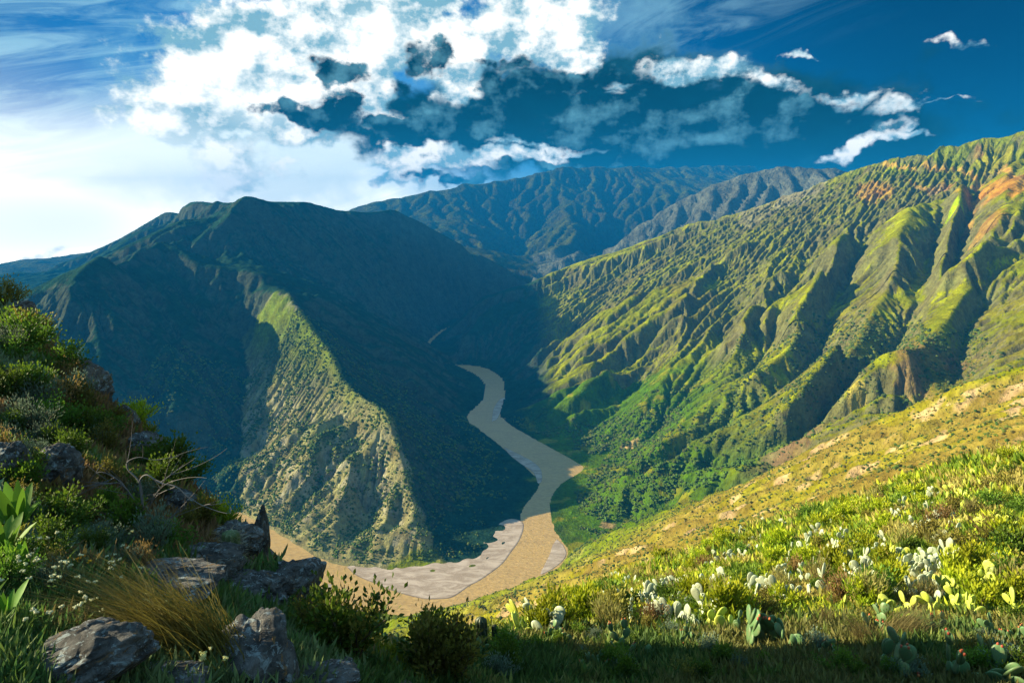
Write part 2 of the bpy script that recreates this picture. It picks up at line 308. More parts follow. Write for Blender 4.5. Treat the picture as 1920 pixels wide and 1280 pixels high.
# gullies (+, further along the sight line) and spurs (-, nearer) traced on the faces, metres along the ray
FEAT = [
 (70,[(1060,505),(1010,570),(985,630)]), (-40,[(1110,487),(1060,545),(1010,625),(1035,690)]), (70,[(1165,472),(1110,555),(1040,640),(1060,700)]),
 (-70,[(1250,435),(1150,540),(1090,640),(1080,740)]), (80,[(1300,470),(1272,539),(1240,600),(1180,690),(1120,775)]),
 (-80,[(1527,345),(1420,417),(1350,455),(1300,520),(1275,600),(1230,680),(1160,750)]),
 (120,[(1357,460),(1383,548),(1330,640),(1275,700),(1215,780)]),
 (-80,[(1450,430),(1425,520),(1400,590),(1350,650)]), (110,[(1505,380),(1516,443),(1505,507),(1475,560),(1430,620),(1400,650)]),
 (-110,[(1600,340),(1585,420),(1545,500),(1479,600),(1417,653),(1307,706),(1240,768),(1175,805)]),
 (150,[(1640,320),(1628,395),(1612,464),(1565,530),(1535,620),(1479,706),(1412,750),(1335,800)]),
 (-110,[(1700,310),(1700,400),(1660,490),(1610,580),(1560,660),(1500,730),(1420,790)]),
 (130,[(1766,331),(1771,395),(1745,470),(1725,530),(1680,600),(1610,680),(1545,760),(1480,810)]),
 (-90,[(1805,300),(1800,360),(1775,440),(1750,510),(1719,560),(1656,640),(1600,710),(1540,780)]),
 (130,[(1846,262),(1835,342),(1803,422),(1785,480)]), (-90,[(1900,280),(1880,380),(1830,480),(1770,560),(1730,620),(1700,680)]),
 (130,[(1890,470),(1820,540),(1805,634),(1786,687),(1719,715)]), (-60,[(1950,480),(1900,560),(1860,620),(1840,660)]),
 (34,[(618,690),(592,745),(552,810),(515,870),(490,924),(475,955)]), (26,[(575,700),(530,775),(490,845),(465,905)]), (-20,[(645,700),(612,760),(575,830),(540,900),(510,960)]),
 (34,[(672,715),(640,790),(605,870),(575,930),(555,975)]), (-22,[(700,735),(668,800),(640,880),(615,960),(600,1010)]), (40,[(728,775),(710,830),(690,890),(668,950),(655,1010)]),
 (-18,[(745,810),(728,870),(706,940),(695,1010)]), (32,[(760,860),(745,900),(728,950),(716,1010)]),
 (26,[(570,600),(530,660),(495,740),(465,820)]), (22,[(600,640),(560,700),(520,770)]), (36,[(500,520),(475,560),(465,610)]), (40,[(545,545),(515,590),(488,625)]),
 (40,[(300,470),(290,560),(270,680),(262,800),(255,900)]),(-30,[(240,470),(215,560),(195,680),(180,800)]),(-30,[(370,480),(350,560),(330,680),(325,800),(335,900)]), (40,[(420,530),(390,640),(385,760),(390,880)]),
 (50,[(480,400),(500,440),(540,480)]), (60,[(600,400),(620,470),(660,540),(700,610)]), (-50,[(580,385),(640,470),(700,560),(745,640)]), (60,[(700,410),(690,480),(720,560)]),
 (70,[(800,440),(830,500),(860,570)]), (60,[(880,480),(900,520),(905,560)]),
]
def feature_lines(h, g):
    out = []
    for amp, L in FEAT:
        pts = []
        L2 = []
        for a, b in zip(L[:-1], L[1:]):
            for k in range(4): L2.append((a[0]+(b[0]-a[0])*k/4, a[1]+(b[1]-a[1])*k/4))
        L2.append(L[-1])
        n = len(L2)
        ys = []
        for k, (a, b) in enumerate(L2):
            p = hit(h, g, a, b)
            ys.append(p[1] if p is not None else np.nan)
        ys = np.array(ys); ok = ~np.isnan(ys)
        if ok.sum() < 3: continue
        med = np.interp(np.arange(n), np.arange(n)[ok], ys[ok])
        for k, (a, b) in enumerate(L2):
            t = k/(n-1); w = min(1, t/.2, (1-t)/.15+.15)
            pts.append(tuple(at_y(a, b, med[k]+amp*(.60 if abs(amp) > 60 else .42)*w*(1+.5*vnoise(np.float64(a)/37, np.float64(b)/37, 5)))))
        out.append(pts)
    return out

# ---- our own hill, within about 150 m of the camera
EDGE = [(590,1165,12),(640,1215,14),(700,1252,20),(760,1225,24),(850,1200,27),(905,1186,30),(960,1172,36),(1010,1160,46),(1080,1118,60),(1150,1080,72),(1230,1055,80),(1300,1035,84),(1400,995,86),(1500,962,86),(1640,918,82),(1760,880,76),(1840,864,70),(1920,850,64),(2100,815,56),(2500,740,50)]
LHILL = [(-500,120,22),(-250,300,21),(-60,470,20),(0,512,19.5),(30,560,19),(60,595,18.5),(95,628,18),(135,650,17.5),(170,700,17),(205,745,16.5),(235,778,16),(290,800,15.5),(318,850,15),(350,900,14.5),(385,960,13.5),(415,975,12.5)]
HL = [py_(EDGE), py_(LHILL)]
HL += [py_([(100,1280,2.8),(300,1280,2.9),(500,1280,3.4),(620,1285,4.5),(680,1290,8),(760,1290,13),(900,1290,15),(1100,1285,16),(1400,1285,16),(1700,1285,15.5),(1920,1285,15),(2300,1280,14)])]
HL += [py_([(-200,1000,4.5),(60,1050,4.6),(200,1150,4.3),(330,1140,4.8),(450,1180,5.2),(560,1230,6)])]
HL += [py_([(-200,800,8.5),(50,880,8),(180,960,7.6),(300,1010,7.4),(400,1050,7.4),(500,1060,8),(570,1110,8.6),(600,1140,9.5)])]
HL += [py_([(-200,600,13),(30,680,13),(120,780,12),(230,880,11.5),(320,960,11),(400,1000,10.5)])]
HL += [py_([(450,975,9.5),(500,1010,9.6),(560,1060,9.7),(598,1120,10)])]
HL += [py_([(680,1270,12),(800,1250,19),(950,1215,22),(1150,1195,24),(1400,1185,25),(1650,1175,25),(1920,1160,24),(2300,1120,23)])]
HL += [py_([(1000,1175,34),(1200,1120,42),(1450,1070,46),(1700,1020,46),(1920,985,44),(2300,920,42)])]
HL += [[(-60,-40,725),(-45,0,712),(-45,18,708)],[(-21,24,689),(-30,27,687),(-45,31,686)],[(-30,40,676),(-45,45,676)],[(-60,-40,725),(-45,0,712)], [(-60,-40,725),(-10,-40,706),(40,-40,712),(130,-40,735)],[(-3,-4,698.4),(0,-1,698.2),(3,-1,697.6)],[(8,-3,695),(20,4,690.5),(60,8,694),(130,12,712)]]
def drop_line(L, dy, dz):
    out = []
    for a, b, c in L:
        p = at_y(a, b, c); out.append((p[0]*(1+dy/c*.8)+ .1, p[1]+dy, p[2]-dz))
    return out
HL += [drop_line(EDGE[4:], 12, 13), drop_line(EDGE[:4], 5, 9), drop_line(LHILL[3:], 4, 9)]
# ---------------------------------------------------------------- helpers for meshes, tags and materials
def link(o, parent=None):
    S.collection.objects.link(o)
    if parent is not None: o.parent = parent
    return o
def tag(o, label=None, cat=None, group=None, kind=None):
    if label: o['label'] = label
    if cat: o['category'] = cat
    if group: o['group'] = group
    if kind: o['kind'] = kind
    return o
def mesh_np(name, co, faces, mat=None, col=None, smooth=False, parent=None, loc=None, attrs=None):
    """faces: (n,3) or (n,4) array; col: per-vertex rgb"""
    me = bpy.data.meshes.new(name); co = np.ascontiguousarray(co, np.float32); faces = np.ascontiguousarray(faces, np.int32); k = faces.shape[1]
    me.vertices.add(len(co)); me.vertices.foreach_set('co', co.ravel())
    me.loops.add(faces.size); me.loops.foreach_set('vertex_index', faces.ravel())
    me.polygons.add(len(faces)); me.polygons.foreach_set('loop_start', np.arange(0, faces.size, k, dtype=np.int32))
    me.polygons.foreach_set('use_smooth', np.full(len(faces), bool(smooth)))
    me.update(calc_edges=True)
    if col is not None:
        at = me.color_attributes.new('col', 'FLOAT_COLOR', 'POINT')
        at.data.foreach_set('color', np.concatenate([np.clip(col, 0, 1), np.ones((len(co), 1))], 1).astype(np.float32).ravel())
    for k_, v in (attrs or {}).items():
        at = me.attributes.new(k_, 'FLOAT', 'POINT'); at.data.foreach_set('value', np.ascontiguousarray(v, np.float32).ravel())
    if mat: me.materials.append(mat)
    o = bpy.data.objects.new(name, me); link(o, parent)
    if loc is not None: o.location = loc
    return o
def new_mat(name):
    m = bpy.data.materials.new(name); m.use_nodes = True; t = NT(m.node_tree); t.n.clear()
    t.out = t.node('ShaderNodeOutputMaterial'); t.bsdf = t.node('ShaderNodeBsdfPrincipled'); t.l.new(t.bsdf.outputs[0], t.out.inputs[0])
    t.bsdf.inputs['Roughness'].default_value = .9; t.bsdf.inputs['Specular IOR Level'].default_value = .2
    t.pos = t.node('ShaderNodeNewGeometry').outputs['Position']
    return m, t
def attr(t, name='col'): return t.node('ShaderNodeAttribute', attribute_name=name).outputs['Color' if name == 'col' else 'Fac']
def bump(t, h, dist, strength=1., normal=None):
    nd = t.node('ShaderNodeBump'); nd.inputs['Distance'].default_value = dist; nd.inputs['Strength'].default_value = strength
    t.put(nd.inputs['Height'], h)
    if normal is not None: t.put(nd.inputs['Normal'], normal)
    return nd.outputs[0]
def grid_faces(ny, nx, keep=None):
    k = np.arange(nx*ny).reshape(ny, nx)
    q = np.stack([k[:-1, :-1], k[:-1, 1:], k[1:, 1:], k[1:, :-1]], -1)
    q = q[keep] if keep is not None else q.reshape(-1, 4)
    return q
def inside(poly, x, y):
    x = np.asarray(x, float); y = np.asarray(y, float); r = np.zeros(x.shape, bool); n = len(poly)
    for i in range(n):
        x1, y1 = poly[i][:2]; x2, y2 = poly[(i+1) % n][:2]
        if y1 == y2: continue
        c = ((y1 > y) != (y2 > y)) & (x < (x2-x1)*(y-y1)/(y2-y1)+x1); r ^= c
    return r
def smooth01(x, a, b): t = np.clip((x-a)/(b-a), 0, 1); return t*t*(3-2*t)

# ---------------------------------------------------------------- terrain heights
def curve(L, n=6):
    """Catmull-Rom through a polyline"""
    L = np.array(L, float); P = np.vstack([2*L[0]-L[1], L, 2*L[-1]-L[-2]]); out = []
    for i in range(1, len(P)-2):
        for t in np.linspace(0, 1, n, endpoint=False):
            a, b, c, d = P[i-1:i+3]; out.append(.5*((2*b)+(-a+c)*t+(2*a-5*b+4*c-d)*t*t+(-a+3*b-3*c+d)*t**3))
    out.append(L[-1]); return np.array(out)
GX, GY, GD, GNX, GNY = -9000, -300, 30, 601, 501
H = solve(LINES, GX, GY, GD, GNX, GNY, 4)
LINES2 = LINES+feature_lines(H, (GX, GY, GD))
H = solve(LINES2, GX, GY, GD, GNX, GNY, 0, iters=(60,), init=H)
FX, FY = np.meshgrid(GX+GD*np.arange(GNX), GY+GD*np.arange(GNY))
MX, MY, MD, MNX, MNY = -4000, -300, 8, 1001, 689
XX, YY = np.meshgrid(MX+MD*np.arange(MNX), MY+MD*np.arange(MNY))
h16 = sample(H, GX, GY, GD, XX[::2, ::2], YY[::2, ::2]); h16 = solve(LINES2, MX, MY, 16, 501, 345, 0, iters=(160,), init=h16)
h = upsample(h16, MNY, MNX); h = solve(LINES2, MX, MY, MD, MNX, MNY, 0, iters=(50,), init=h)
for _ in range(2): h = h+.6*(nb4(h)-h)
rr = np.array(curve([p[:2] for p in pz(RIVER_RIGHT)])); rl = np.array(curve([p[:2] for p in pz(RIVER_LEFT)]))
RIVPOLY = np.vstack([rr, rl[::-1]])
def wob(x, y, a=1.0): return x+a*(26*fbm(x/140, y/140, 4, 21)), y+a*(26*fbm(x/140, y/140, 4, 31))
def kvar(x, y): return .22+1.5*smooth01(fbm(x/520, y/380, 3, 201), -.22, .32)
def rough_up(h, x, y):
    k = np.clip(h/70, 0, 1); bx = np.hypot(x+900, (y-2450)*.6); bk = np.exp(-(bx/330)**2)
    return h+bk*(26*(1-2*np.abs(fbm(x/95, y/95, 4, 18)))-8)+k*(5*fbm(x/230, y/230, 5, 3)+ 3*(1-2*np.abs(fbm(x/110+9, y/110, 4, 8)))*np.clip(h/200, .3, 1))
h1 = rough_up(h, XX, YY)
c0 = h1[::2, ::2]; cc_ = np.where((YY[::2, ::2] < np.interp(XX[::2, ::2], [q[0] for q in SHOULD_W], [q[1] for q in SHOULD_W])+60) & (XX[::2, ::2] > -300), 14, 85); c1, _ = erode(c0, 16, h[::2, ::2] < 1.5, .17*kvar(XX[::2, ::2], YY[::2, ::2]), .46, 14, cc_, .03)
h1 = h1+upsample(c1-c0, MNY, MNX)
hM, AM = erode(h1, MD, h < 1.5, .045*kvar(XX, YY), .45, 7, 26, .04)
# finer block in front
NX0, NY0, ND, NNX, NNY = -1704, 60, 4, 901, 541
XN, YN = np.meshgrid(NX0+ND*np.arange(NNX), NY0+ND*np.arange(NNY))
hn = sample(hM, MX, MY, MD, XN, YN)
g0 = hn+np.clip(hn/40, 0, 1)*2.5*fbm(XN/26, YN/26, 4, 12)
g1, AN = erode(g0, ND, hn < 1.5, .05, .45, 7, 16, .03)
ed = np.minimum.reduce([XN-NX0, NX0+ND*(NNX-1)-XN, YN-NY0, NY0+ND*(NNY-1)-YN]); wgt = smooth01(ed, 8, 90)
hN = hn+(g1-hn)*wgt
# finer block over the big right flank
QX0, QY0, QD, QNX, QNY = 96, 2020, 4, 801, 501
XQ, YQ = np.meshgrid(QX0+QD*np.arange(QNX), QY0+QD*np.arange(QNY))
hq = sample(hM, MX, MY, MD, XQ, YQ)
q0 = hq+np.clip(hq/40, 0, 1)*(2.2*fbm(XQ/30, YQ/30, 4, 14)+2.5*(1-2*np.abs(fbm(XQ/45, YQ/45, 3, 19))))
q1, AQ = erode(q0, QD, hq < 1.5, .085*kvar(XQ, YQ), .47, 12, 24, .015, 3)
edq = np.minimum.reduce([XQ-QX0, QX0+QD*(QNX-1)-XQ, YQ-QY0, QY0+QD*(QNY-1)-YQ]); hQ = hq+(q1-hq)*smooth01(edq, 8, 90)
# far block erosion
f0 = H+np.clip(H/100, 0, 1)*(60*fbm(FX/900, FY/900, 5, 77)+45*(1-2*np.abs(fbm(FX/420, FY/420, 4, 79)))-15); jf = int((5000-GY)/GD)
f1, AF = erode(f0, GD, H < 1.5, .12, .45, 14, 170, .03)
wf = smooth01(FY, 5150, 5700); hF = H*(1-wf)+f1*wf
crest_keep = smooth01(YY, 5210-260, 5200)
hM = hM*(1-crest_keep)+sample(hF, GX, GY, GD, XX, YY)*crest_keep
# river bed
def carve(hh, x, y):
    m = inside(RIVPOLY, x, y) & (y < 3050)
    return np.where(m, np.minimum(hh, -3.), np.maximum(hh, np.where(y < 2900, .2, -9)))
def carve_far(hh, x, y):
    P = curve([q[:2] for q in pz(RIVER_FAR[1:4])], 4); d = np.full(x.shape, 1e9)
    for a, b in zip(P[:-1], P[1:]):
        ab = b-a; t = np.clip(((x-a[0])*ab[0]+(y-a[1])*ab[1])/max(ab@ab, 1e-6), 0, 1); d = np.minimum(d, np.hypot(x-a[0]-t*ab[0], y-a[1]-t*ab[1]))
    return np.where(d < 15, -2., hh)
hM = carve_far(hM, XX, YY)
hM = carve(hM, XX, YY); hN = carve(hN, XN, YN); hQ = carve(hQ, XQ, YQ)
for _ in range(2):
    s_ = nb4(hN); w_ = (hN < 8); hN = np.where(w_, s_, hN)
print('terrain', time.time()-T0)
# our own hill
BX, BY, BD, BNX, BNY = -60, -40, .5, 381, 381
XB, YB = np.meshgrid(BX+BD*np.arange(BNX), BY+BD*np.arange(BNY))
mainB = sample(hM, MX, MY, MD, XB, YB); mainB = np.where(YB > 62, sample(hN, NX0, NY0, ND, XB, YB), mainB)
def solve_hill():
    hb = None
    for lv in (4, 3, 2, 1, 0):
        s = 2**lv; my, mx = (BNY-1)//s+1, (BNX-1)//s+1
        V, m = raster(HL, BX, BY, BD*s, mx, my)
        mb = mainB[::s, ::s][:my, :mx]
        e = np.zeros_like(m); e[-1, :] = 1; e[:, 0] = e[:, -1] = 1; e[0, :] = 1
        V = np.where(e & ~m, mb-1.0, V); m = m | e
        hb = np.full((my, mx), 690.) if hb is None else upsample(hb, my, mx)
        for _ in range((400, 300, 200, 120, 60)[4-lv]):
            hb[m] = V[m]; hb = hb+(nb4(hb)-hb)
    return hb
hB = solve_hill()
for _ in range(3): hB = nb4(hB)
dcam = np.hypot(XB, YB)
ra = np.clip((dcam-1.5)/6, 0, 1); leftside = smooth01(-XB+1.5+YB*.05, -2, 3)*(YB < 40)
rk = 1-2*np.abs(fbm(XB/2.6, YB/2.6, 4, 40))
hB0 = hB.copy()
hB = hB+ra*(.5*fbm(XB/7, YB/7, 4, 41)+.16*fbm(XB/1.3, YB/1.3, 3, 43)+leftside*(.42*rk-.1)) + smooth01(dcam, 30, 60)*.9*fbm(XB/11, YB/11, 4, 47)
# the coarse land under the hill mesh drops away
def under(hh, x, y, mg):
    e = np.minimum.reduce([x-BX, BX+BD*(BNX-1)-x, y-BY, BY+BD*(BNY-1)-y]); m = e > mg
    return np.where(m, np.minimum(hh, sample(hB, BX, BY, BD, x, y)-6), hh)
hM = under(hM, XX, YY, 9); hN = under(hN, XN, YN, 5)

# ---------------------------------------------------------------- albedo of the land (linear, with shade painted into massif and far ranges)
SH = np.array(SHOULD_W); 
SPURP = [q[:2] for q in py_(SPUR_B)]; SPURP = [(SPURP[0][0]+60, SPURP[0][1]-60)]+[(a_+14, b_+6) for a_, b_ in SPURP]+[q[:2] for q in py_(THAL_AB[::-1])]+[tuple(at_z(450, 985)[:2])]+[tuple(at_z(600, 1070)[:2])]
def land_color(x, y, z, A, cell, seed=0):
    gy_, gx_ = np.gradient(z, cell); sl = np.hypot(gx_, gy_)
    n1 = fbm(x/260, y/260, 5, 51+seed); n2 = fbm(x/60, y/60, 4, 57+seed); n3 = fbm(x/22, y/22, 3, 61)
    c = np.zeros(z.shape+(3,))
    def lay(col, w): 
        w = np.clip(w, 0, 1)[..., None]; c[:] = c*(1-w)+np.array(col)*w
    lay((.150, .165, .011), np.ones_like(z))                                  # upland grass
    lay((.25, .265, .011), smooth01(n2+.6*n1, 0, .45)*.9)
    lay((.140, .125, .028), smooth01(fbm(x/180, y/120, 5, 71), .0, .35)*.8)      # dry brown sward
    lay((.045, .115, .010), smooth01(np.log(A*cell*cell+1), 7.8, 10.2)*.9)         # green gullies
    lay((.115, .110, .065), smooth01(sl+.35*n3, 1.05, 1.4)*.75)                     # bare steep rock
    # massif: plant green darkened to paint in canyon shade; pale rocky soil on spur
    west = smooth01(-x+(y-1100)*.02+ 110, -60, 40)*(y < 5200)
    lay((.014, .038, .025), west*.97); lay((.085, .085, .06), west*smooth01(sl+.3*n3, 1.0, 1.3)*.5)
    bs = west*inside(SPURP, x+18*n2, y)*(y < 2750)  # pale on the spur's lit left face only; right face keeps the painted shade
    lay((.225, .205, .10), bs*.9*smooth01(330-z+n2*160, -60, 160)); lay((.125, .165, .028), bs*.85*smooth01(z+120*n2, 120, 330)); lay((.30, .28, .21), bs*smooth01(n3+sl*.4, .5, .8)*smooth01(200-z, -50, 120)*.7)
    lay((.15, .14, .115), bs*smooth01(z+120*n3, 400, 470)*.8)
    # our side: dry orange slope
    yS = np.interp(x, SH[:, 0], SH[:, 1]); our = smooth01(yS-y+40*n2, -10, 30)*(x > -250)
    lay((.22, .175, .05), our*.95); lay((.19, .18, .022), our*smooth01(n2+.3*n3, -.1, .3)*.8); lay((.45, .33, .20), our*smooth01(n3+.5*n2, .28, .5)*.8)
    lay((.14, .19, .02), our*smooth01(260-z, -20, 120)*.8)
    # green valley floor on the right bank
    vf = (1-our)*smooth01(x+60*n2, -10, 170)*smooth01(230-z+70*n1, -20, 120)*(y < 2300)
    lay((.06, .12, .012), vf*.9); lay((.20, .19, .03), vf*smooth01(n2+n3*.5, .3, .5)*.8)
    return c, sl
def disc(c, x, y, px, py, r, col, hh, g, k=1., seed=0, asp=1.):
    p = hit(hh, g, px, py)
    if p is None: return
    d = np.hypot((x-p[0]), (y-p[1])*asp)/r + .55*fbm(x/(r*.35), y/(r*.35), 4, 90+seed)
    w = (1-smooth01(d, .55, .95))[..., None]*k; c[:] = c*(1-w)+np.array(col)*w
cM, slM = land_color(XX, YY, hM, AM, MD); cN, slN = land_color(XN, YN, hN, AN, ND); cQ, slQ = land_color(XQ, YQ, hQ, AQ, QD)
gM = (MX, MY, MD)
for i, (px, py, r, col, k, asp) in enumerate([(1640,352,70,(.34,.20,.07),.8,.5),(1650,350,22,(.45,.27,.08),.8,1),(1775,345,26,(.32,.17,.06),.7,.5),(1830,375,34,(.34,.19,.06),.7,.8),(1885,345,95,(.36,.18,.06),.75,.5),(1870,300,60,(.30,.18,.07),.6,.4),(1850,420,60,(.30,.17,.06),.6,1.2),(1815,425,22,(.32,.18,.06),.6,1),
        (1792,382,32,(.26,.36,.02),1,1.5),(1850,255,60,(.20,.30,.02),.9,2),(1740,650,90,(.17,.11,.055),.6,.8),(1715,695,50,(.20,.12,.065),.55,.8),(1760,350,60,(.3,.2,.12),.6,1),(1500,360,160,(.20,.18,.14),.65,.7),(1420,400,120,(.19,.17,.12),.6,.7),
        (1610,752,22,(.36,.29,.09),.7,.5),(1600,265,60,(.35,.2,.06),.7,.4),(1450,870,60,(.2,.14,.1),.5,1),(1180,835,30,(.45,.33,.16),.9,1),(1140,985,22,(.40,.28,.15),.8,1),(1510,815,40,(.16,.11,.065),.7,.8),(1480,835,36,(.17,.10,.06),.6,.8)]):
    disc(cM, XX, YY, px, py, r, col, hM, gM, k, i, asp); disc(cN, XN, YN, px, py, r, col, hM, gM, k, i, asp); disc(cQ, XQ, YQ, px, py, r, col, hM, gM, k, i, asp)
# terraced fields on the high shoulder
def fields(c, x, y, z):
    top = smooth01(z, 780, 900)*(x > 900); row = np.floor(y/46); ce = np.abs(np.mod(x/70+.4*row, 1)-.5) > .46; ce = ce | (np.abs(np.mod(y/46, 1)-.5) > .45)
    fid = (np.floor(x/70+.4*row)*13+row*7).astype(int); rnd = ((fid*2654435761) % 997)/997.
    fc = np.stack([.07+.13*rnd, .12+.10*rnd, .012+.01*rnd], -1); w_ = (top*.7*(rnd > .3))[..., None]; c[:] = c*(1-w_)+fc*w_
    w_ = (top*ce*.75)[..., None]; c[:] = c*(1-w_)+np.array((.035, .06, .01))*w_
fields(cM, XX, YY, hM); fields(cQ, XQ, YQ, hQ)
# pale footpaths and a dirt road cut across the high slope
def stroke(c, x, y, pix, wid, col, k=.8):
    P = [hit(hM, gM, *q) for q in pix]; P = np.array([p for p in P if p is not None])
    if len(P) < 2: return
    P = curve(P[:, :2], 8); d = np.full(x.shape, 1e9)
    for a, b in zip(P[:-1], P[1:]):
        ab = b-a; L2 = max(ab@ab, 1e-6); t = np.clip(((x-a[0])*ab[0]+(y-a[1])*ab[1])/L2, 0, 1)
        d = np.minimum(d, np.hypot(x-a[0]-t*ab[0], y-a[1]-t*ab[1]))
    w = (1-smooth01(d, wid*.5, wid))[..., None]*k; c[:] = c*(1-w)+np.array(col)*w
rowsel = slice(300, 560); colsel = slice(560, 901)
sub = cM[rowsel, colsel]
stroke(sub, XX[rowsel, colsel], YY[rowsel, colsel], [(1590,296),(1660,300),(1740,308),(1830,325),(1919,342)], 13, (.42, .27, .09))
stroke(sub, XX[rowsel, colsel], YY[rowsel, colsel], [(1700,335),(1760,352),(1840,350),(1919,352)], 10, (.40, .22, .07), .6)
stroke(cQ, XQ, YQ, [(1590,296),(1660,300),(1740,308),(1830,325),(1919,342)], 12, (.42, .27, .09)); stroke(cQ, XQ, YQ, [(1700,335),(1760,352),(1840,350),(1919,352)], 9, (.36, .21, .08), .6)
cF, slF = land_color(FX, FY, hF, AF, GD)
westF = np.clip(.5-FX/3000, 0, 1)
cF = cF*.30; gz = (smooth01(-np.abs(FY-5800), -800, -450)*(FX > 150)*(FX < 3400)*smooth01(slF, .12, .35))[..., None]; cF = cF*(1-gz)+np.array((.11, .115, .085))*gz  # far ranges' colour cut down to paint in cloud shadow; grey ridge is rock
# ground materials
def land_mat(name, s1, s2, bd1, bd2):
    m, t = new_mat(name); c = attr(t)
    a = t.noise(t.pos, 1/s1, 6, .65); b = t.noise(t.pos, 1/s2, 4, .6)
    k = t.math('MULTIPLY', t.ramp(a, .3, .7, .62, 1.38, 'LINEAR'), t.ramp(b, .3, .7, .7, 1.3, 'LINEAR'))
    cc = t.mix(1., c, k, 'MULTIPLY')
    hs_ = t.node('ShaderNodeHueSaturation'); t.put(hs_.inputs[0], t.ramp(a, .3, .7, .485, .515, 'LINEAR')); t.put(hs_.inputs[4], cc); hs_.inputs[1].default_value = 1.12
    t.put(t.bsdf.inputs[0], hs_.outputs[0]); t.bsdf.inputs['Roughness'].default_value = 1; t.bsdf.inputs['Specular IOR Level'].default_value = 0
    nrm = bump(t, t.noise(t.pos, 1/s2, 5, .65), bd2, 1.); nrm = bump(t, t.noise(t.pos, 1/s1, 6, .6), bd1, 1., nrm)
    t.put(t.bsdf.inputs['Normal'], nrm); return m
m_land = land_mat('hillside_ground', 42, 9, 12, 4.); m_far = land_mat('far_mountain_ground', 160, 40, 60, 20)
keep = ~((XX[:-1, :-1] >= NX0+8) & (XX[1:, 1:] <= NX0+ND*(NNX-1)-8) & (YY[:-1, :-1] >= NY0+8) & (YY[1:, 1:] <= NY0+ND*(NNY-1)-8))
# drop vertices under the fine block's rim by a hair so the finer sheet lies on top
inN = (XX > NX0-1) & (XX < NX0+ND*(NNX-1)+1) & (YY > NY0-1) & (YY < NY0+ND*(NNY-1)+1)
keepq = ~((XX[:-1, :-1] >= QX0+8) & (XX[1:, 1:] <= QX0+QD*(QNX-1)-8) & (YY[:-1, :-1] >= QY0+8) & (YY[1:, 1:] <= QY0+QD*(QNY-1)-8)); keep = keep & keepq
inQ = (XX > QX0-1) & (XX < QX0+QD*(QNX-1)+1) & (YY > QY0-1) & (YY < QY0+QD*(QNY-1)+1)
hM2 = hM-(inN | inQ)*1.0
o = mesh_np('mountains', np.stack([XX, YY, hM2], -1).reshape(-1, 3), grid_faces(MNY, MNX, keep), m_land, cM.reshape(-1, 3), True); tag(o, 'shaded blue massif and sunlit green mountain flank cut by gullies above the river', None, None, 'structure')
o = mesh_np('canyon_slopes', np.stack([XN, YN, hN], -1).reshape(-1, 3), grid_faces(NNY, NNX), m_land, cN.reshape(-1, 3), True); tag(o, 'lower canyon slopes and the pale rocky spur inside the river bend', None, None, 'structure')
o = mesh_np('mountain_flank', np.stack([XQ, YQ, hQ-.15], -1).reshape(-1, 3), grid_faces(QNY, QNX), m_land, cQ.reshape(-1, 3), True); tag(o, 'gullied green flank of the big sunlit mountain on the right', None, None, 'structure')
js = int((5176-GY)/GD)
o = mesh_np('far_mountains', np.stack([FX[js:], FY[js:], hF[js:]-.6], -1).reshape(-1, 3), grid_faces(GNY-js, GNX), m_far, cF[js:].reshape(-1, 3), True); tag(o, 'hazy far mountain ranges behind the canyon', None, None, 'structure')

# ---------------------------------------------------------------- river and bars
m_water, t = new_mat('muddy_water')
wv_ = t.mapping(t.pos, scale=(.05, .11, .05)); w1 = t.noise(wv_, 1.6, 6, .62, .6); w2 = t.noise(t.mapping(t.pos, scale=(.004, .016, .004)), 1.5, 6, .65, 1.2)
t.put(t.bsdf.inputs[0], t.mix(t.ramp(w1, .35, .7), t.mix(t.ramp(w2, .35, .65), (.52, .33, .11), (.43, .275, .10)), (.58, .38, .14))); t.bsdf.inputs['Roughness'].default_value = .16
t.bsdf.inputs['Specular IOR Level'].default_value = .4; t.put(t.bsdf.inputs['Normal'], bump(t, w1, 2.4, .9))
bpy_pts = [(-4500, -400), (4500, -400), (4500, 5000), (-4500, 5000)]
wx, wy = np.meshgrid(np.linspace(-4000, 1200, 60), np.linspace(900, 5600, 60))
o = mesh_np('river', np.stack([wx, wy, 0*wx], -1).reshape(-1, 3), grid_faces(60, 60), m_water); tag(o, 'muddy tan river winding between the slopes', None, None, 'structure')
m_bar, t = new_mat('river_gravel')
a = t.noise(t.mapping(t.pos, scale=(.02, .05, .02)), 1.3, 7, .65, .8); b = t.noise(t.pos, .5, 5, .7)
t.put(t.bsdf.inputs[0], t.mix(1., attr(t), t.mix(t.ramp(b, .35, .7, 0, .6), t.mix(t.ramp(a, .38, .60), (.54, .46, .40), (.30, .235, .18)), (.46, .40, .35)), 'MULTIPLY'))
t.put(t.bsdf.inputs['Normal'], bump(t, b, .6, .7)); t.bsdf.inputs['Roughness'].default_value = 1
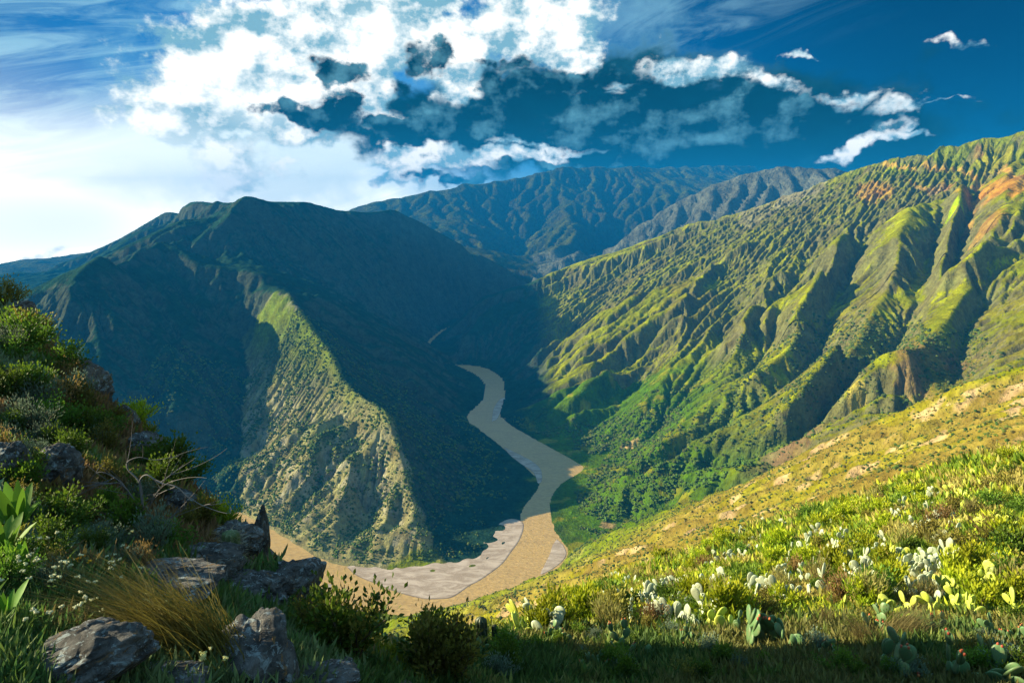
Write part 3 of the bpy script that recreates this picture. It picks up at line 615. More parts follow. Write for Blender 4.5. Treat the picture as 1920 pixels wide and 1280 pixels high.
BARS = [('gravel_bar', 'long pale crescent gravel bar inside the river bend', [(650,1062),(668,1078),(700,1092),(740,1108),(790,1121),(825,1122),(850,1118),(880,1098),(905,1084),(940,1058),(958,1035),(976,1008),(981,980),(955,972),(925,988),(912,1010),(878,1030),(825,1044),(755,1051),(700,1049)]),
        ('gravel_bar', 'small pale gravel bar against the right bank beside the bend', [(1044,1010),(1056,1022),(1062,1038),(1054,1052),(1036,1066),(1014,1076),(1020,1060),(1030,1040),(1036,1022)]),
        ('gravel_bar', 'narrow whitish bar in the shaded narrows by the left bank', [(945,838),(975,852),(1000,866),(1014,880),(1016,900),(1008,905),(1000,885),(975,868),(955,852)]),
        ('gravel_bar', 'pale shingle strip on the right bank of the upper shaded bend', [(922,790),(926,765),(938,748),(948,748),(940,768),(932,785)]),
        ('mud_islet', 'tiny dark oval islet in the sunlit water near the left rocks', [(611,1097),(618,1094),(628,1097),(629,1101),(620,1102),(613,1100)])]
for nm, lb, L in BARS:
    P = np.array([at_z(a_, b_)[:2] for a_, b_ in L]); P = curve(np.vstack([P, P[:1]]), 8)[:-1]; cc = P.mean(0)
    n = len(P); hb_ = 1.1 if 'bar' in nm else .8
    hdg = .10*vnoise(np.arange(n)*.9, np.zeros(n), 3)[:, None]*0
    rings = [(1.03, -1.), (1., .15), (.93, .5*hb_), (.8, .8*hb_), (.5, hb_), (.2, hb_*1.1)]
    # shrink along the local inward direction rather than to the centre for long shapes
    V = []; tang = np.roll(P, -1, 0)-np.roll(P, 1, 0); nrm_ = np.stack([-tang[:, 1], tang[:, 0]], 1); nrm_ /= np.linalg.norm(nrm_, axis=1)[:, None]
    if np.sum(P[:, 0]*np.roll(P[:, 1], -1)-np.roll(P[:, 0], -1)*P[:, 1]) < 0: nrm_ = -nrm_
    for off, z in [(-1.0, -1.2), (0, .1), (3.5 if 'crescent' in lb else 1.2, .4*hb_)]:
        V.append(np.concatenate([P+nrm_*off*(1 if 'bar' in nm else .5), np.full((n, 1), z)], 1))
    V = np.vstack(V); F = []
    for r in range(2):
        for i in range(n): F.append((r*n+i, r*n+(i+1) % n, (r+1)*n+(i+1) % n, (r+1)*n+i))
    me = bpy.data.meshes.new(nm); me.from_pydata([tuple(v) for v in V], [], F+[tuple(range(2*n, 3*n))]); me.materials.append(m_bar); at_ = me.color_attributes.new('col', 'FLOAT_COLOR', 'POINT')
    for i_ in range(3*n): g_ = .35 if i_ < 2*n else 1.; at_.data[i_].color = (g_, g_*.95, g_*.9, 1)
    o = link(bpy.data.objects.new(nm, me)); tag(o, lb, None, None, 'structure')
# ---------------------------------------------------------------- our hill: soil sheet
rng = np.random.default_rng(7); random.seed(7)
m_soil, t = new_mat('hill_soil'); c = attr(t)
a = t.noise(t.pos, 1.1, 7, .68); b = t.noise(t.pos, 7, 6, .7)
t.put(t.bsdf.inputs[0], t.mix(1., c, t.math('MULTIPLY', t.ramp(a, .3, .7, .55, 1.45, 'LINEAR'), t.ramp(b, .3, .7, .6, 1.4, 'LINEAR')), 'MULTIPLY'))
t.put(t.bsdf.inputs['Normal'], bump(t, b, .05, .9, bump(t, a, .35, .8))); t.bsdf.inputs['Roughness'].default_value = 1
cB = np.zeros(hB.shape+(3,))+np.array((.085, .075, .035)); w_ = smooth01(fbm(XB/3, YB/3, 4, 55), -.05, .3)[..., None]
cB = cB*(1-w_)+np.array((.075, .095, .02))*w_; w_ = (leftside*smooth01(rk, .2, .6))[..., None]; cB = cB*(1-w_)+np.array((.15, .125, .10))*w_
w_ = smooth01(fbm(XB/4, YB/4, 3, 58), .25, .5)[..., None]*.7; cB = cB*(1-w_)+np.array((.17, .12, .06))*w_
o = mesh_np('hillside', np.stack([XB, YB, hB], -1).reshape(-1, 3), grid_faces(BNY, BNX), m_soil, cB.reshape(-1, 3), True)
tag(o, 'rough soil of the near hillside under the plants', None, None, 'structure')
gB = (BX, BY, BD)
def hz_(x, y): return sample(hB, BX, BY, BD, x, y)
def on_hill(px, py, ymin=1.6):
    for k in range(40):
        p = hit(hB, gB, px, py+3*k, ymin, 145, 900)
        if p is not None: return p
def mpp(p): return math.sqrt(p[0]**2+p[1]**2+(p[2]-CAMZ)**2)/FPX      # metres per photo pixel there

# ---------------------------------------------------------------- materials of plants and stone
def leaf_mat(name, trans=.35, rough=.6, var=.35):
    m, t = new_mat(name); c = attr(t); oi = t.node('ShaderNodeObjectInfo').outputs['Random']
    hs = t.node('ShaderNodeHueSaturation'); t.put(hs.inputs[4], c); t.put(hs.inputs[0], t.ramp(oi, 0, 1, .49, .512, 'LINEAR')); t.put(hs.inputs[2], t.ramp(oi, 0, 1, 1-var, 1+var, 'LINEAR'))
    cc = hs.outputs[0]; t.put(t.bsdf.inputs[0], cc); t.bsdf.inputs['Roughness'].default_value = rough; t.bsdf.inputs['Specular IOR Level'].default_value = .3
    tr = t.node('ShaderNodeBsdfTranslucent'); t.put(tr.inputs[0], cc); mx = t.node('ShaderNodeMixShader'); mx.inputs[0].default_value = trans
    t.l.new(t.bsdf.outputs[0], mx.inputs[1]); t.l.new(tr.outputs[0], mx.inputs[2]); t.l.new(mx.outputs[0], t.out.inputs[0]); return m
m_leaf = leaf_mat('leaves'); m_grass = leaf_mat('grass_blades', .3, .7, .2); m_petal = leaf_mat('petals', .3, .8, .05)
m_pad = leaf_mat('cactus_skin', 0., .42, .18); 
_t = NT(m_pad.node_tree); _oc = _t.node('ShaderNodeTexCoord').outputs['Object']; _vn = _t.node('ShaderNodeTexVoronoi'); _t.put(_vn.inputs[0], _oc); _vn.inputs['Scale'].default_value = 11; _bs = [q for q in m_pad.node_tree.nodes if q.type == 'BSDF_PRINCIPLED'][0]
_src = _bs.inputs[0].links[0].from_socket; _nz = _t.noise(_oc, 3., 5, .7)
_c1 = _t.mix(_t.ramp(_nz, .45, .7, 0, .55), _src, (.20, .17, .09)); _c2 = _t.mix(_t.ramp(_vn.outputs['Distance'], .12, .22, .85, 0), _c1, (.10, .08, .04)); _t.put(_bs.inputs[0], _c2)
m_wood = leaf_mat('dead_wood', 0., .9, .15); m_scrub = leaf_mat('scrub_leaves', .1, .9, .1)
m_rock, t = new_mat('lichen_rock'); tc = t.node('ShaderNodeTexCoord').outputs['Object']
a = t.noise(tc, 1.6, 8, .68, .4); b = t.noise(tc, 9, 7, .72); d = t.noise(tc, 4.2, 6, .7, .8); e_ = t.noise(tc, 3.1, 5, .65, 1.)
rc = t.mix(t.ramp(a, .35, .65), (.08, .078, .075), (.24, .235, .225)); rc = t.mix(t.ramp(d, .54, .60, 0, .85), rc, (.42, .50, .52)); rc = t.mix(t.ramp(e_, .60, .66, 0, .8), rc, (.36, .20, .07)); rc = t.mix(t.ramp(b, .58, .66, 0, .7), rc, (.04, .04, .04))
t.put(t.bsdf.inputs[0], rc); vor = t.node('ShaderNodeTexVoronoi', feature='DISTANCE_TO_EDGE'); t.put(vor.inputs[0], tc); vor.inputs['Scale'].default_value = 2.2
t.put(t.bsdf.inputs['Normal'], bump(t, b, .05, .9, bump(t, a, .25, .8, bump(t, t.ramp(vor.outputs[0], 0, .06), .03, .8)))); t.bsdf.inputs['Roughness'].default_value = .95

# ---------------------------------------------------------------- shape generators (arrays)
def ico(sub):
    import bmesh
    bm = bmesh.new(); bmesh.ops.create_icosphere(bm, subdivisions=sub, radius=1); v = np.array([p.co[:] for p in bm.verts]); f = np.array([[q.index for q in p.verts] for p in bm.faces]); bm.free(); return v, f
ICO1, ICO2, ICO6 = ico(1), ico(2), ico(6)
def fb3(p, s, oct=5, seed=0): return (fbm(p[:, 0]*s+3, p[:, 1]*s, oct, seed)+fbm(p[:, 1]*s, p[:, 2]*s+7, oct, seed+5)+fbm(p[:, 2]*s, p[:, 0]*s-5, oct, seed+9))/2.
def frame(n):
    n = n/np.linalg.norm(n, axis=1, keepdims=True); up = np.where(np.abs(n[:, 2:3]) > .95, np.array([[1., 0, 0]]), np.array([[0, 0, 1.]]))
    a = np.cross(up, n); a /= np.linalg.norm(a, axis=1, keepdims=True); return a, np.cross(n, a), n
def leaves(P, D, L, Wd, col, cvar=.25, tip=None, droop=0.):
    """kite leaves: base P, direction D, length L, width Wd -> verts, quads, colours"""
    n = len(P); D = D/np.linalg.norm(D, axis=1, keepdims=True); r = rng.normal(size=(n, 3)); s = np.cross(D, r); s /= np.linalg.norm(s, axis=1, keepdims=True)
    L = np.broadcast_to(L, n)[:, None]; Wd = np.broadcast_to(Wd, n)[:, None]
    nn = np.cross(D, s)
    V = np.stack([P, P+D*L*.5+s*Wd*.5+nn*Wd*.12, P+D*L-np.array([[0, 0, 1]])*droop*L, P+D*L*.5-s*Wd*.5+nn*Wd*.12], 1).reshape(-1, 3)
    F = np.arange(4*n).reshape(-1, 4); C_ = np.array(col)[None]*(1+rng.uniform(-cvar, cvar, (n, 1)))*(1+rng.uniform(-.08, .08, (n, 3)))
    return V, F, np.repeat(C_, 4, 0)
def blades(P, H_, Wd, lean, col, segs=3, cvar=.25, wind=(0, 0, 0)):
    """curved grass blades as ribbons"""
    n = len(P); az_ = rng.uniform(0, 2*np.pi, n); side = np.stack([-np.sin(az_), np.cos(az_), 0*az_], 1); out = np.stack([np.cos(az_), np.sin(az_), 0*az_], 1)
    H_ = np.broadcast_to(H_, n)*rng.uniform(.6, 1.15, n); ln = rng.uniform(.1, 1, n)*lean; V = []; Cc = []
    base = np.array(col)[None]*(1+rng.uniform(-cvar, cvar, (n, 1)))
    for k in range(segs+1):
        f = k/segs; c = P+np.array([[0, 0, 1.]])*(H_*f*(1-.35*ln*f))[:, None]+(out*ln[:, None]+np.array([wind]))*(H_*f*f)[:, None]
        w = Wd*(1-f*.9)*.5; V += [c-side*w, c+side*w]; Cc += [base, base]
    V = np.stack(V, 1).reshape(-1, 3); Cc = np.stack(Cc, 1).reshape(-1, 3); m = 2*(segs+1)
    q = np.concatenate([[[2*k, 2*k+1, 2*k+3, 2*k+2]] for k in range(segs)]); F = (np.arange(n)[:, None, None]*m+q[None]).reshape(-1, 4); return V, F, Cc
def join(parts):
    V, F, Cc, k = [], [], [], 0
    for v, f, c in parts: V.append(v); F.append(f+k); Cc.append(c); k += len(v)
    return np.concatenate(V), np.concatenate(F), np.concatenate(Cc)
def tube(P, R, col, sides=6):
    P = np.array(P, float); R = np.broadcast_to(R, len(P)); T = np.gradient(P, axis=0); a, b, _ = frame(T)
    for i in range(1, len(P)):
        a_ = a[i-1]-T[i]*(a[i-1]@T[i])/(T[i]@T[i]); a[i] = a_/np.linalg.norm(a_); b[i] = np.cross(T[i], a[i]); b[i] /= np.linalg.norm(b[i])
    th = np.linspace(0, 2*np.pi, sides, endpoint=False); V = (P[:, None]+(a[:, None]*np.cos(th)[None, :, None]+b[:, None]*np.sin(th)[None, :, None])*R[:, None, None]).reshape(-1, 3)
    F = [(i*sides+j, i*sides+(j+1) % sides, (i+1)*sides+(j+1) % sides, (i+1)*sides+j) for i in range(len(P)-1) for j in range(sides)]
    V = np.vstack([V, P[:1], P[-1:]]); nb, nt = len(V)-2, len(V)-1
    F += [(nb, (j+1) % sides, j, j) for j in range(0)]
    e = (len(P)-1)*sides; F += [(e+j, e+(j+1) % sides, nt, nt) for j in range(0)]
    return V, np.array(F), np.repeat(np.array([col], float), len(V), 0)
def build(name, arr, mat, parent=None, smooth=False): return mesh_np(name, arr[0], arr[1], mat, arr[2], smooth, parent)

def shrub_arrays(h, r, n, leaf, lw, col, nst=12, upright=.6, tipcol=None, ball=False):
    st = []; P = []; D = []
    for _ in range(nst):
        th = rng.uniform(0, 2*np.pi); k = rng.uniform(.2, 1) if not ball else math.sqrt(rng.uniform(0, 1)); hh = h*(1-.45*k*k)*rng.uniform(.75, 1.1)
        q = np.linspace(0, 1, 5)[:, None]; top = np.array([math.cos(th)*r*k, math.sin(th)*r*k, hh]); mid = np.array([math.cos(th)*r*k*.35, math.sin(th)*r*k*.35, hh*.5])+rng.normal(0, .05*h, 3)
        path = 2*q*(1-q)*mid+q*q*top; st.append(tube(path, np.linspace(.018, .005, 5)*h, (.10, .075, .05), 4)); m = n//nst
        f = rng.uniform(.25, 1, m)**.75; c = 2*f[:, None]*(1-f[:, None])*mid+f[:, None]**2*top; off = rng.normal(0, 1, (m, 3)); off /= np.linalg.norm(off, axis=1, keepdims=True)
        c = c+off*(rng.uniform(0, .17, m)*h*(.5+f))[:, None]; c[:, 2] = np.maximum(c[:, 2], .02*h); P.append(c); D.append(off*.8+np.array([0, 0, upright])+top[None]/h*.35)
    P = np.concatenate(P); D = np.concatenate(D); V, F, Cc = leaves(P, D, leaf*rng.uniform(.6, 1.3, len(P)), lw, col)
    if tipcol is not None: w = np.repeat((smooth01(P[:, 2]/h, .55, 1)*rng.uniform(.3, 1, len(P)))[:, None], 4, 0); Cc = Cc*(1-w)+np.array(tipcol)*w
    return (V, F, Cc), join(st)
SHRUB = {  # kind: leaf colour, tip colour, leaf size, width, leaves, upright
 'bright': ((.28, .36, .014), (.52, .52, .02), .13, .045, 1300, 1.0), 'green': ((.09, .17, .018), (.17, .27, .02), .10, .06, 1300, .5), 'olive': ((.18, .17, .03), (.28, .24, .04), .09, .05, 1200, .6),
 'dry': ((.22, .14, .05), (.34, .22, .08), .10, .03, 1000, 1.), 'grey': ((.13, .19, .12), (.20, .27, .19), .10, .035, 1300, .9), 'straw': ((.26, .24, .07), (.36, .33, .12), .16, .02, 900, 1.3)}
def new_thing(name): o = bpy.data.objects.new(name, None); o.empty_display_size = .2; link(o); return o
def copy_thing(src):
    c = src.copy(); S.collection.objects.link(c)
    for ch in src.children:
        d = ch.copy(); S.collection.objects.link(d); d.parent = c
    return c
protos = {}
def shrub_proto(kind, v, fine=1.):
    key = ('shrub', kind, v, fine)
    if key not in protos:
        col, tip, lf, lw, n, up = SHRUB[kind]; r = new_thing('shrub'); A_, B_ = shrub_arrays(1., rng.uniform(.5, .75), int(n/fine), lf*fine, lw*fine, col, 14, up, tip)
        build('foliage', A_, m_leaf, r); build('stem', B_, m_wood, r); protos[key] = [r, False]
    p = protos[key]
    if not p[1]: p[1] = True; return p[0]
    return copy_thing(p[0])
def place(o, p, s, rz=None, sink=.03, tilt=.08):
    o.location = (p[0], p[1], p[2]-sink*s); o.rotation_euler = (random.uniform(-tilt, tilt), random.uniform(-tilt, tilt), random.uniform(0, 6.28) if rz is None else rz)
    o.scale = (s*random.uniform(.9, 1.1), s*random.uniform(.9, 1.1), s*random.uniform(.9, 1.1)); return o

# ---------------------------------------------------------------- boulders
BOULDERS = [ # px, py of base centre, width px, height px, label, squash, seed, stretch
 ((465,1268), 190, 118, 'big rounded grey boulder with pale lichen spots at the bottom, beside the grass tussock', 1), ((150,1275), 190, 95, 'large sloping blue-grey boulder at the lower left under the white flowers', 2),
 ((432,1024), 95, 70, 'rounded grey boulder crowning the outcrop above the river bend', 3), ((540,1118), 105, 84, 'brown cracked rock forming the right shoulder of the outcrop', 4), ((395,1078), 110, 80, 'pale lichen-crusted rock at the foot of the spiny cactus', 5),
 ((290,1122), 190, 45, 'long low grey slab behind the leaning grass tussock', 6), ((300,1290), 150, 50, 'dark smooth rock at the bottom edge between two boulders', 7), ((565,1292), 160, 45, 'flat rock at the bottom edge right of the big lichen boulder', 8), ((642,1275), 60, 45, 'small whitish rock below the dark bushes at the bottom', 9),
 ((95,905), 100, 90, 'weathered grey rock face on the left slope above the broad green leaves', 10), ((12,900), 90, 100, 'grey rock cut by the left edge of the photo', 11), ((165,735), 70, 80, 'cracked grey crag halfway up the left skyline', 12), ((262,855), 75, 60, 'small brown rock near the yellow lit bush on the skyline', 13),
 ((235,800), 45, 60, 'narrow pale rock between bushes on the left slope', 14), ((35,610), 60, 70, 'reddish brown rock high on the left skyline', 15), ((335,960), 70, 60, 'reddish rock beneath the bare grey branches', 16), ((470,1130), 130, 70, 'dark mottled rock under the outcrop beside the narrow leaves', 17), ((70,775), 60, 40, 'low pale rock among silvery plants on the left slope', 18), ((205,985), 60, 35, 'small grey stone among the green herbs below the bare branches', 19)]
for (px, py), wpx, hpx, lb, sd in BOULDERS:
    p = on_hill(px, min(py, 1279)); 
    if py > 1279: p = on_hill(px, 1279); p[2] -= .1
    m = mpp(p); w, hh = wpx*m*.50, hpx*m*.50; V, F = ICO6 if hpx*wpx > 3000 else ico(5); V = V.copy()
    n = fb3(V, 1.1, 4, sd*11); q = np.abs(fb3(V, 2.3, 3, sd*7+3)); V *= (1+.42*n-.22*q+.07*fb3(V, 7, 4, sd)-.10*(1-np.minimum(1, 6*np.abs(fb3(V, 1.9, 2, sd+40)))))[:, None]
    for k in range(5):   # broken flat facets
        d_ = rng.normal(size=3); d_ /= np.linalg.norm(d_); lim = rng.uniform(.72, .95); s_ = V@d_; V -= np.outer(np.maximum(s_-lim, 0)*.85, d_)
    V[:, 2] = np.where(V[:, 2] < 0, V[:, 2]*.9, V[:, 2])
    o = mesh_np('boulder', V*np.array([1, .8, 1])*1., F, m_rock, None, True); o.scale = (w, w, hh); o.location = (p[0], p[1]+w*.25, p[2]+hh*.22); o.rotation_euler = (random.uniform(-.2, .2), random.uniform(-.25, .25), random.uniform(0, 3))
    tag(o, lb, 'boulder', 'boulders on the near left slope')
# upright pointed stone on the outcrop
p = on_hill(488, 1045); m = mpp(p); V, F = ico(5); V = V.copy(); V[:, :2] *= (1-.45*smooth01(V[:, 2], -.6, 1))[:, None]; V *= (1+.22*fb3(V, 2.2, 4, 90))[:, None]
o = mesh_np('standing_stone', V, F, m_rock, None, True); o.scale = (17*m, 17*m, 52*m); o.location = (p[0], p[1]+.1, p[2]+38*m); o.rotation_euler = (0, .12, .4); tag(o, 'dark upright pointed stone standing on the outcrop above the river', 'stone')

# ---------------------------------------------------------------- prickly pears
def pad_arrays():
    nu, nv = 20, 7; u = np.linspace(0, 2*np.pi, nu, endpoint=False); V = []
    for side in (1, -1):
        for k in range(nv if side == 1 else nv-1):
            f = 1-k/nv if side == 1 else None
            rr_ = math.sin((k+1)/nv*math.pi/2) if side == 1 else math.sin((nv-1-k)/nv*math.pi/2)
            th = .085*math.sqrt(max(0, 1-rr_**2))+.012
            z = .5-.5*np.cos(u); x = np.sin(u)*.34*(.62+.55*z-.10*z*z)
            V.append(np.stack([x*rr_, np.full(nu, side*th if rr_ < .999 else 0), .5+(z-.5)*rr_], 1))
    V = np.concatenate(V); rings = len(V)//nu; F = [(r*nu+i, r*nu+(i+1) % nu, (r+1)*nu+(i+1) % nu, (r+1)*nu+i) for r in range(rings-1) for i in range(nu)]
    a, b = len(V), len(V)+1; V = np.vstack([V, [[0, .097, .5], [0, -.097, .5]]]); F += [(i, i, (i+1) % nu, a) for i in range(0)]
    return V, np.array(F), nu, rings
PV, PF, PNU, PR = pad_arrays()
def pad_mesh(name, col):
    me = bpy.data.meshes.new(name); F = [tuple(int(q) for q in f) for f in PF]; F += [((i+1) % PNU, i, len(PV)-2) for i in range(PNU)]; e = (PR-1)*PNU; F += [(e+i, e+(i+1) % PNU, len(PV)-1) for i in range(PNU)]
    me.from_pydata([tuple(v) for v in PV], [], F); at = me.color_attributes.new('col', 'FLOAT_COLOR', 'POINT')
    for i in range(len(PV)):
        k = 1+.25*(PV[i][2]-.5)+random.uniform(-.06, .06); at.data[i].color = (col[0]*k, col[1]*k, col[2]*k, 1)
    me.shade_smooth(); me.materials.append(m_pad); return me
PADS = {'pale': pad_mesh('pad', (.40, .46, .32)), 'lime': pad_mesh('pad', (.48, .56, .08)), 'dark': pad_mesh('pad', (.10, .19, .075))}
from mathutils import Matrix, Euler
def cactus_proto(kind, v, big=16):
    key = ('cactus', kind, v)
    if key in protos: return copy_thing(protos[key][0])
    root = new_thing('prickly_pear_cactus'); root.location = (0, 0, 0); st = random.getstate(); random.seed(hash(kind) % 1 + v*13+len(kind)); L = []
    for _ in range(random.randint(4, 6)):
        L.append((Vector((random.uniform(-.45, .45), random.uniform(-.45, .45), -.03)), random.uniform(0, 3.14), random.uniform(-.5, .5), random.uniform(-.3, .3), random.uniform(.34, .46), 0))
    out = []
    while L and len(out) < big:
        b, az_, tl, tw, s, lev = L.pop(0); R = Matrix.Rotation(az_, 4, 'Z') @ Matrix.Rotation(tl, 4, 'Y') @ Matrix.Rotation(tw, 4, 'X'); M = Matrix.Translation(b) @ R @ Matrix.Scale(s, 4); out.append((M, s))
        if lev < 4:
            for k in range(random.choice((1, 2, 2, 3))):
                a_ = random.uniform(-.95, .95); tip = M @ Vector((math.sin(a_)*.30, 0, .5+math.cos(a_)*.46)); L.append((tip, az_+random.uniform(-.8, .8), tl*.6+a_*.75, tw+random.uniform(-.35, .35), s*random.uniform(.78, .98), lev+1))
    for M, s in out:
        c = bpy.data.objects.new('pad', PADS[kind]); link(c, root); c.matrix_local = M
    if kind == 'dark':   # red fruit on the upper rims
        n_ = 0
        for M, s in out[len(out)//2:]:
            for a_ in (-.5, .1, .6):
                if random.random() < .3 and n_ < 8: n_ += 1; q = M @ Vector((math.sin(a_)*.3, 0, .5+math.cos(a_)*.5)); c = bpy.data.objects.new('fruit', FRUIT); link(c, root); c.location = q
    random.setstate(st); protos[key] = [root, True]; return root
_f = mesh_np('fruit', ICO2[0]*np.array([.024, .024, .037]), ICO2[1], m_pad, np.repeat([[.42, .10, .04]], len(ICO2[0]), 0), True); FRUIT = _f.data; bpy.data.objects.remove(_f)
def rnd_in(poly, n, r=None):
    r = r or rng; xs = [q[0] for q in poly]; ys = [q[1] for q in poly]; out = []
    while len(out) < n:
        a_ = r.uniform(min(xs), max(xs)); b_ = r.uniform(min(ys), max(ys))
        if inside(poly, np.array([a_]), np.array([b_]))[0]: out.append((a_, b_))
    return out
def where_lit(px, py, s, big):
    rim = 1178-max(0, (px-985))*.345; f = (py-rim)/max(40, 1180-rim)
    return ('large ' if s > big else 'small '), ('along the far rim' if f < .25 else 'on the upper part' if f < .5 else 'on the lower part' if f < .78 else 'by the shadow edge'), (', far left of the slope' if px < 1200 else ', left of the slope centre' if px < 1400 else ', around the slope centre' if px < 1600 else ', right of the slope centre' if px < 1780 else ', near the right picture edge')
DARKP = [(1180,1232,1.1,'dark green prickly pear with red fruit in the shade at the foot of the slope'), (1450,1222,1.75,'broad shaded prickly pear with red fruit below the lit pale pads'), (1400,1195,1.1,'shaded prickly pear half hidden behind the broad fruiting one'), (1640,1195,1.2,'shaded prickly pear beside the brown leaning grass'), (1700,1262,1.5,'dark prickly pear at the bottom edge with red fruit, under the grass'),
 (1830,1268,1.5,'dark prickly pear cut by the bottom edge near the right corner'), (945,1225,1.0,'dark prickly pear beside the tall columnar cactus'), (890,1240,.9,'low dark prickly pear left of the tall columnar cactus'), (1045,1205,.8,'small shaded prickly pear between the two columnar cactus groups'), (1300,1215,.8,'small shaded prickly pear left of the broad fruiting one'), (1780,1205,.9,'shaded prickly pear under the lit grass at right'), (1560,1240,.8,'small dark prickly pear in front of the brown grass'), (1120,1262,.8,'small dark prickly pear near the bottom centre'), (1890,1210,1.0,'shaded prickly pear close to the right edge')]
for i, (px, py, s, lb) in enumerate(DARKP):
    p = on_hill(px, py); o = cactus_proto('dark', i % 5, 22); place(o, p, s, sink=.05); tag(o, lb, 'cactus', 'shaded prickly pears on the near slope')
LITP = [(1430,1010,'pale'),(1400,1000,'pale'),(1530,1012,'pale'),(1545,1035,'pale'),(1520,1030,'pale'),(1480,1075,'pale'),(1500,1090,'pale'),(1475,1050,'pale'),(1620,1055,'pale'),(1640,1085,'pale'),(1655,1030,'pale'),(1700,1045,'lime'),(1720,1060,'pale'),(1780,1040,'pale'),(1800,1055,'pale'),(1830,1065,'pale'),(1770,1010,'pale'),(1690,965,'pale'),(1660,945,'pale'),(1640,935,'pale'),(1720,930,'pale'),(1740,950,'pale'),(1760,925,'pale'),
 (1590,1000,'pale'),(1570,980,'pale'),(1430,1110,'pale'),(1400,1125,'pale'),(1460,1125,'pale'),(1340,1060,'pale'),(1360,1050,'pale'),(1385,1045,'pale'),(1250,1100,'pale'),(1260,1120,'pale'),(1230,1150,'pale'),(1290,1165,'pale'),(1260,1160,'pale'),(1210,1155,'pale'),(1330,1150,'pale'),(1180,1090,'pale'),(1160,1080,'pale'),(1130,1110,'pale'),(1195,1120,'pale'),(1310,1105,'pale'),(1345,1100,'pale'),(1440,960,'pale'),(1460,980,'pale'),
 (1840,945,'lime'),(1820,930,'lime'),(1800,915,'lime'),(1850,905,'lime'),(1870,920,'lime'),(1790,935,'lime'),(1880,990,'lime'),(1860,1000,'lime'),(1900,1105,'lime'),(1880,1120,'lime'),(1770,1150,'lime'),(1800,1155,'lime'),(1905,1165,'lime'),(1790,1140,'lime'),(1680,1150,'lime'),(1900,880,'lime'),(1830,890,'lime'),(1070,1130,'pale'),(1100,1145,'pale'),(1010,1185,'pale'),(1055,1165,'lime'),(1145,1150,'pale'),(990,1180,'lime'),(1570,1060,'pale'),(1590,1120,'lime'),(1360,1175,'lime')]
_rc = np.random.default_rng(77); LITP += [(a_, b_, 'pale' if a_ < 1780 else 'lime') for a_, b_ in rnd_in([(1120,1120),(1300,1070),(1450,1010),(1640,950),(1760,915),(1900,930),(1915,1130),(1500,1120),(1150,1160)], 60, _rc)]
for i, (px, py, kd) in enumerate(LITP):
    p = on_hill(px+random.uniform(-3, 3), py+12)
    if p is None: continue
    o = cactus_proto(kd, i % 6, 15); place(o, p, random.uniform(1.3, 1.9)*(1 if kd == 'pale' else .95), sink=.0)
    w3 = where_lit(px, py, o.scale[0], 1.6); tag(o, w3[0]+('sunlit prickly pear with pale pads ' if kd == 'pale' else 'sunlit prickly pear with lime pads ')+w3[1]+w3[2], 'cactus', 'pale sunlit prickly pears' if kd == 'pale' else 'yellow-green sunlit prickly pears')

# ---------------------------------------------------------------- columnar cacti
def column_arrays(h, r, ribs=9, spines=0, col=(.10, .15, .06)):
    nu = ribs*4; nz = 14; u = np.linspace(0, 2*np.pi, nu, endpoint=False); V = []; rad = r*(1+.16*np.cos(ribs*u))
    for k in range(nz+1):
        f = k/nz; s = math.sqrt(max(0, 1-max(0, (f-.86)/.14)**2))*(1+.05*math.sin(7*f+1)); V.append(np.stack([np.cos(u)*rad*s+.06*h*f*f, np.sin(u)*rad*s, np.full(nu, h*f)], 1))
    V = np.concatenate(V); F = np.array([(k*nu+i, k*nu+(i+1) % nu, (k+1)*nu+(i+1) % nu, (k+1)*nu+i) for k in range(nz) for i in range(nu)]); Cc = np.repeat([col], len(V), 0)*(1+rng.uniform(-.1, .1, (len(V), 1)))
    sp = None
    if spines:
        th = np.round(rng.uniform(0, ribs, spines))*2*np.pi/ribs; z = rng.uniform(.05, 1, spines)*h; P = np.stack([np.cos(th)*r+.06*h*(z/h)**2, np.sin(th)*r, z], 1); D = np.stack([np.cos(th), np.sin(th), rng.uniform(-.2, .8, spines)], 1)+rng.normal(0, .45, (spines, 3)); sp = leaves(P, D, rng.uniform(.3, 1, spines)*r*2.2, r*.045, (.40, .36, .25))
    return (V, F, Cc), sp
def col_cactus(px, py, hpx, rpx, lb, grp=None, spines=60, col=(.10, .15, .06)):
    p = on_hill(px, py); m = mpp(p); A_, B_ = column_arrays(hpx*m, rpx*m, 9 if rpx > 6 else 7, spines, col); r = new_thing('columnar_cactus'); r.location = (p[0], p[1], p[2]-.02*hpx*m)
    build('body', A_, m_pad, r, True)
    if B_: build('spines', B_, m_wood, r)
    r.rotation_euler = (0, random.uniform(-.06, .06), random.uniform(0, 6)); tag(r, lb, 'cactus', grp)
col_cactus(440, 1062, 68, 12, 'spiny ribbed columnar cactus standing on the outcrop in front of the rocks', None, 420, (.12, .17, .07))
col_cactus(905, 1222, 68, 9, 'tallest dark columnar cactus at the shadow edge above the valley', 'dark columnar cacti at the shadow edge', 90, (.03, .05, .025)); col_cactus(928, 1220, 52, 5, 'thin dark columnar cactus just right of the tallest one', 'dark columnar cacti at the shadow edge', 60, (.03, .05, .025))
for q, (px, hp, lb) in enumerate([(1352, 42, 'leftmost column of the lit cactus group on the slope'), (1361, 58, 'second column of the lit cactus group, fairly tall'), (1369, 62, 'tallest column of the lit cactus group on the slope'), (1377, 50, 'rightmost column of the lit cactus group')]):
    col_cactus(px, 1168, hp, 4.2, lb, 'group of lit columnar cacti', 60, (.17, .18, .05))
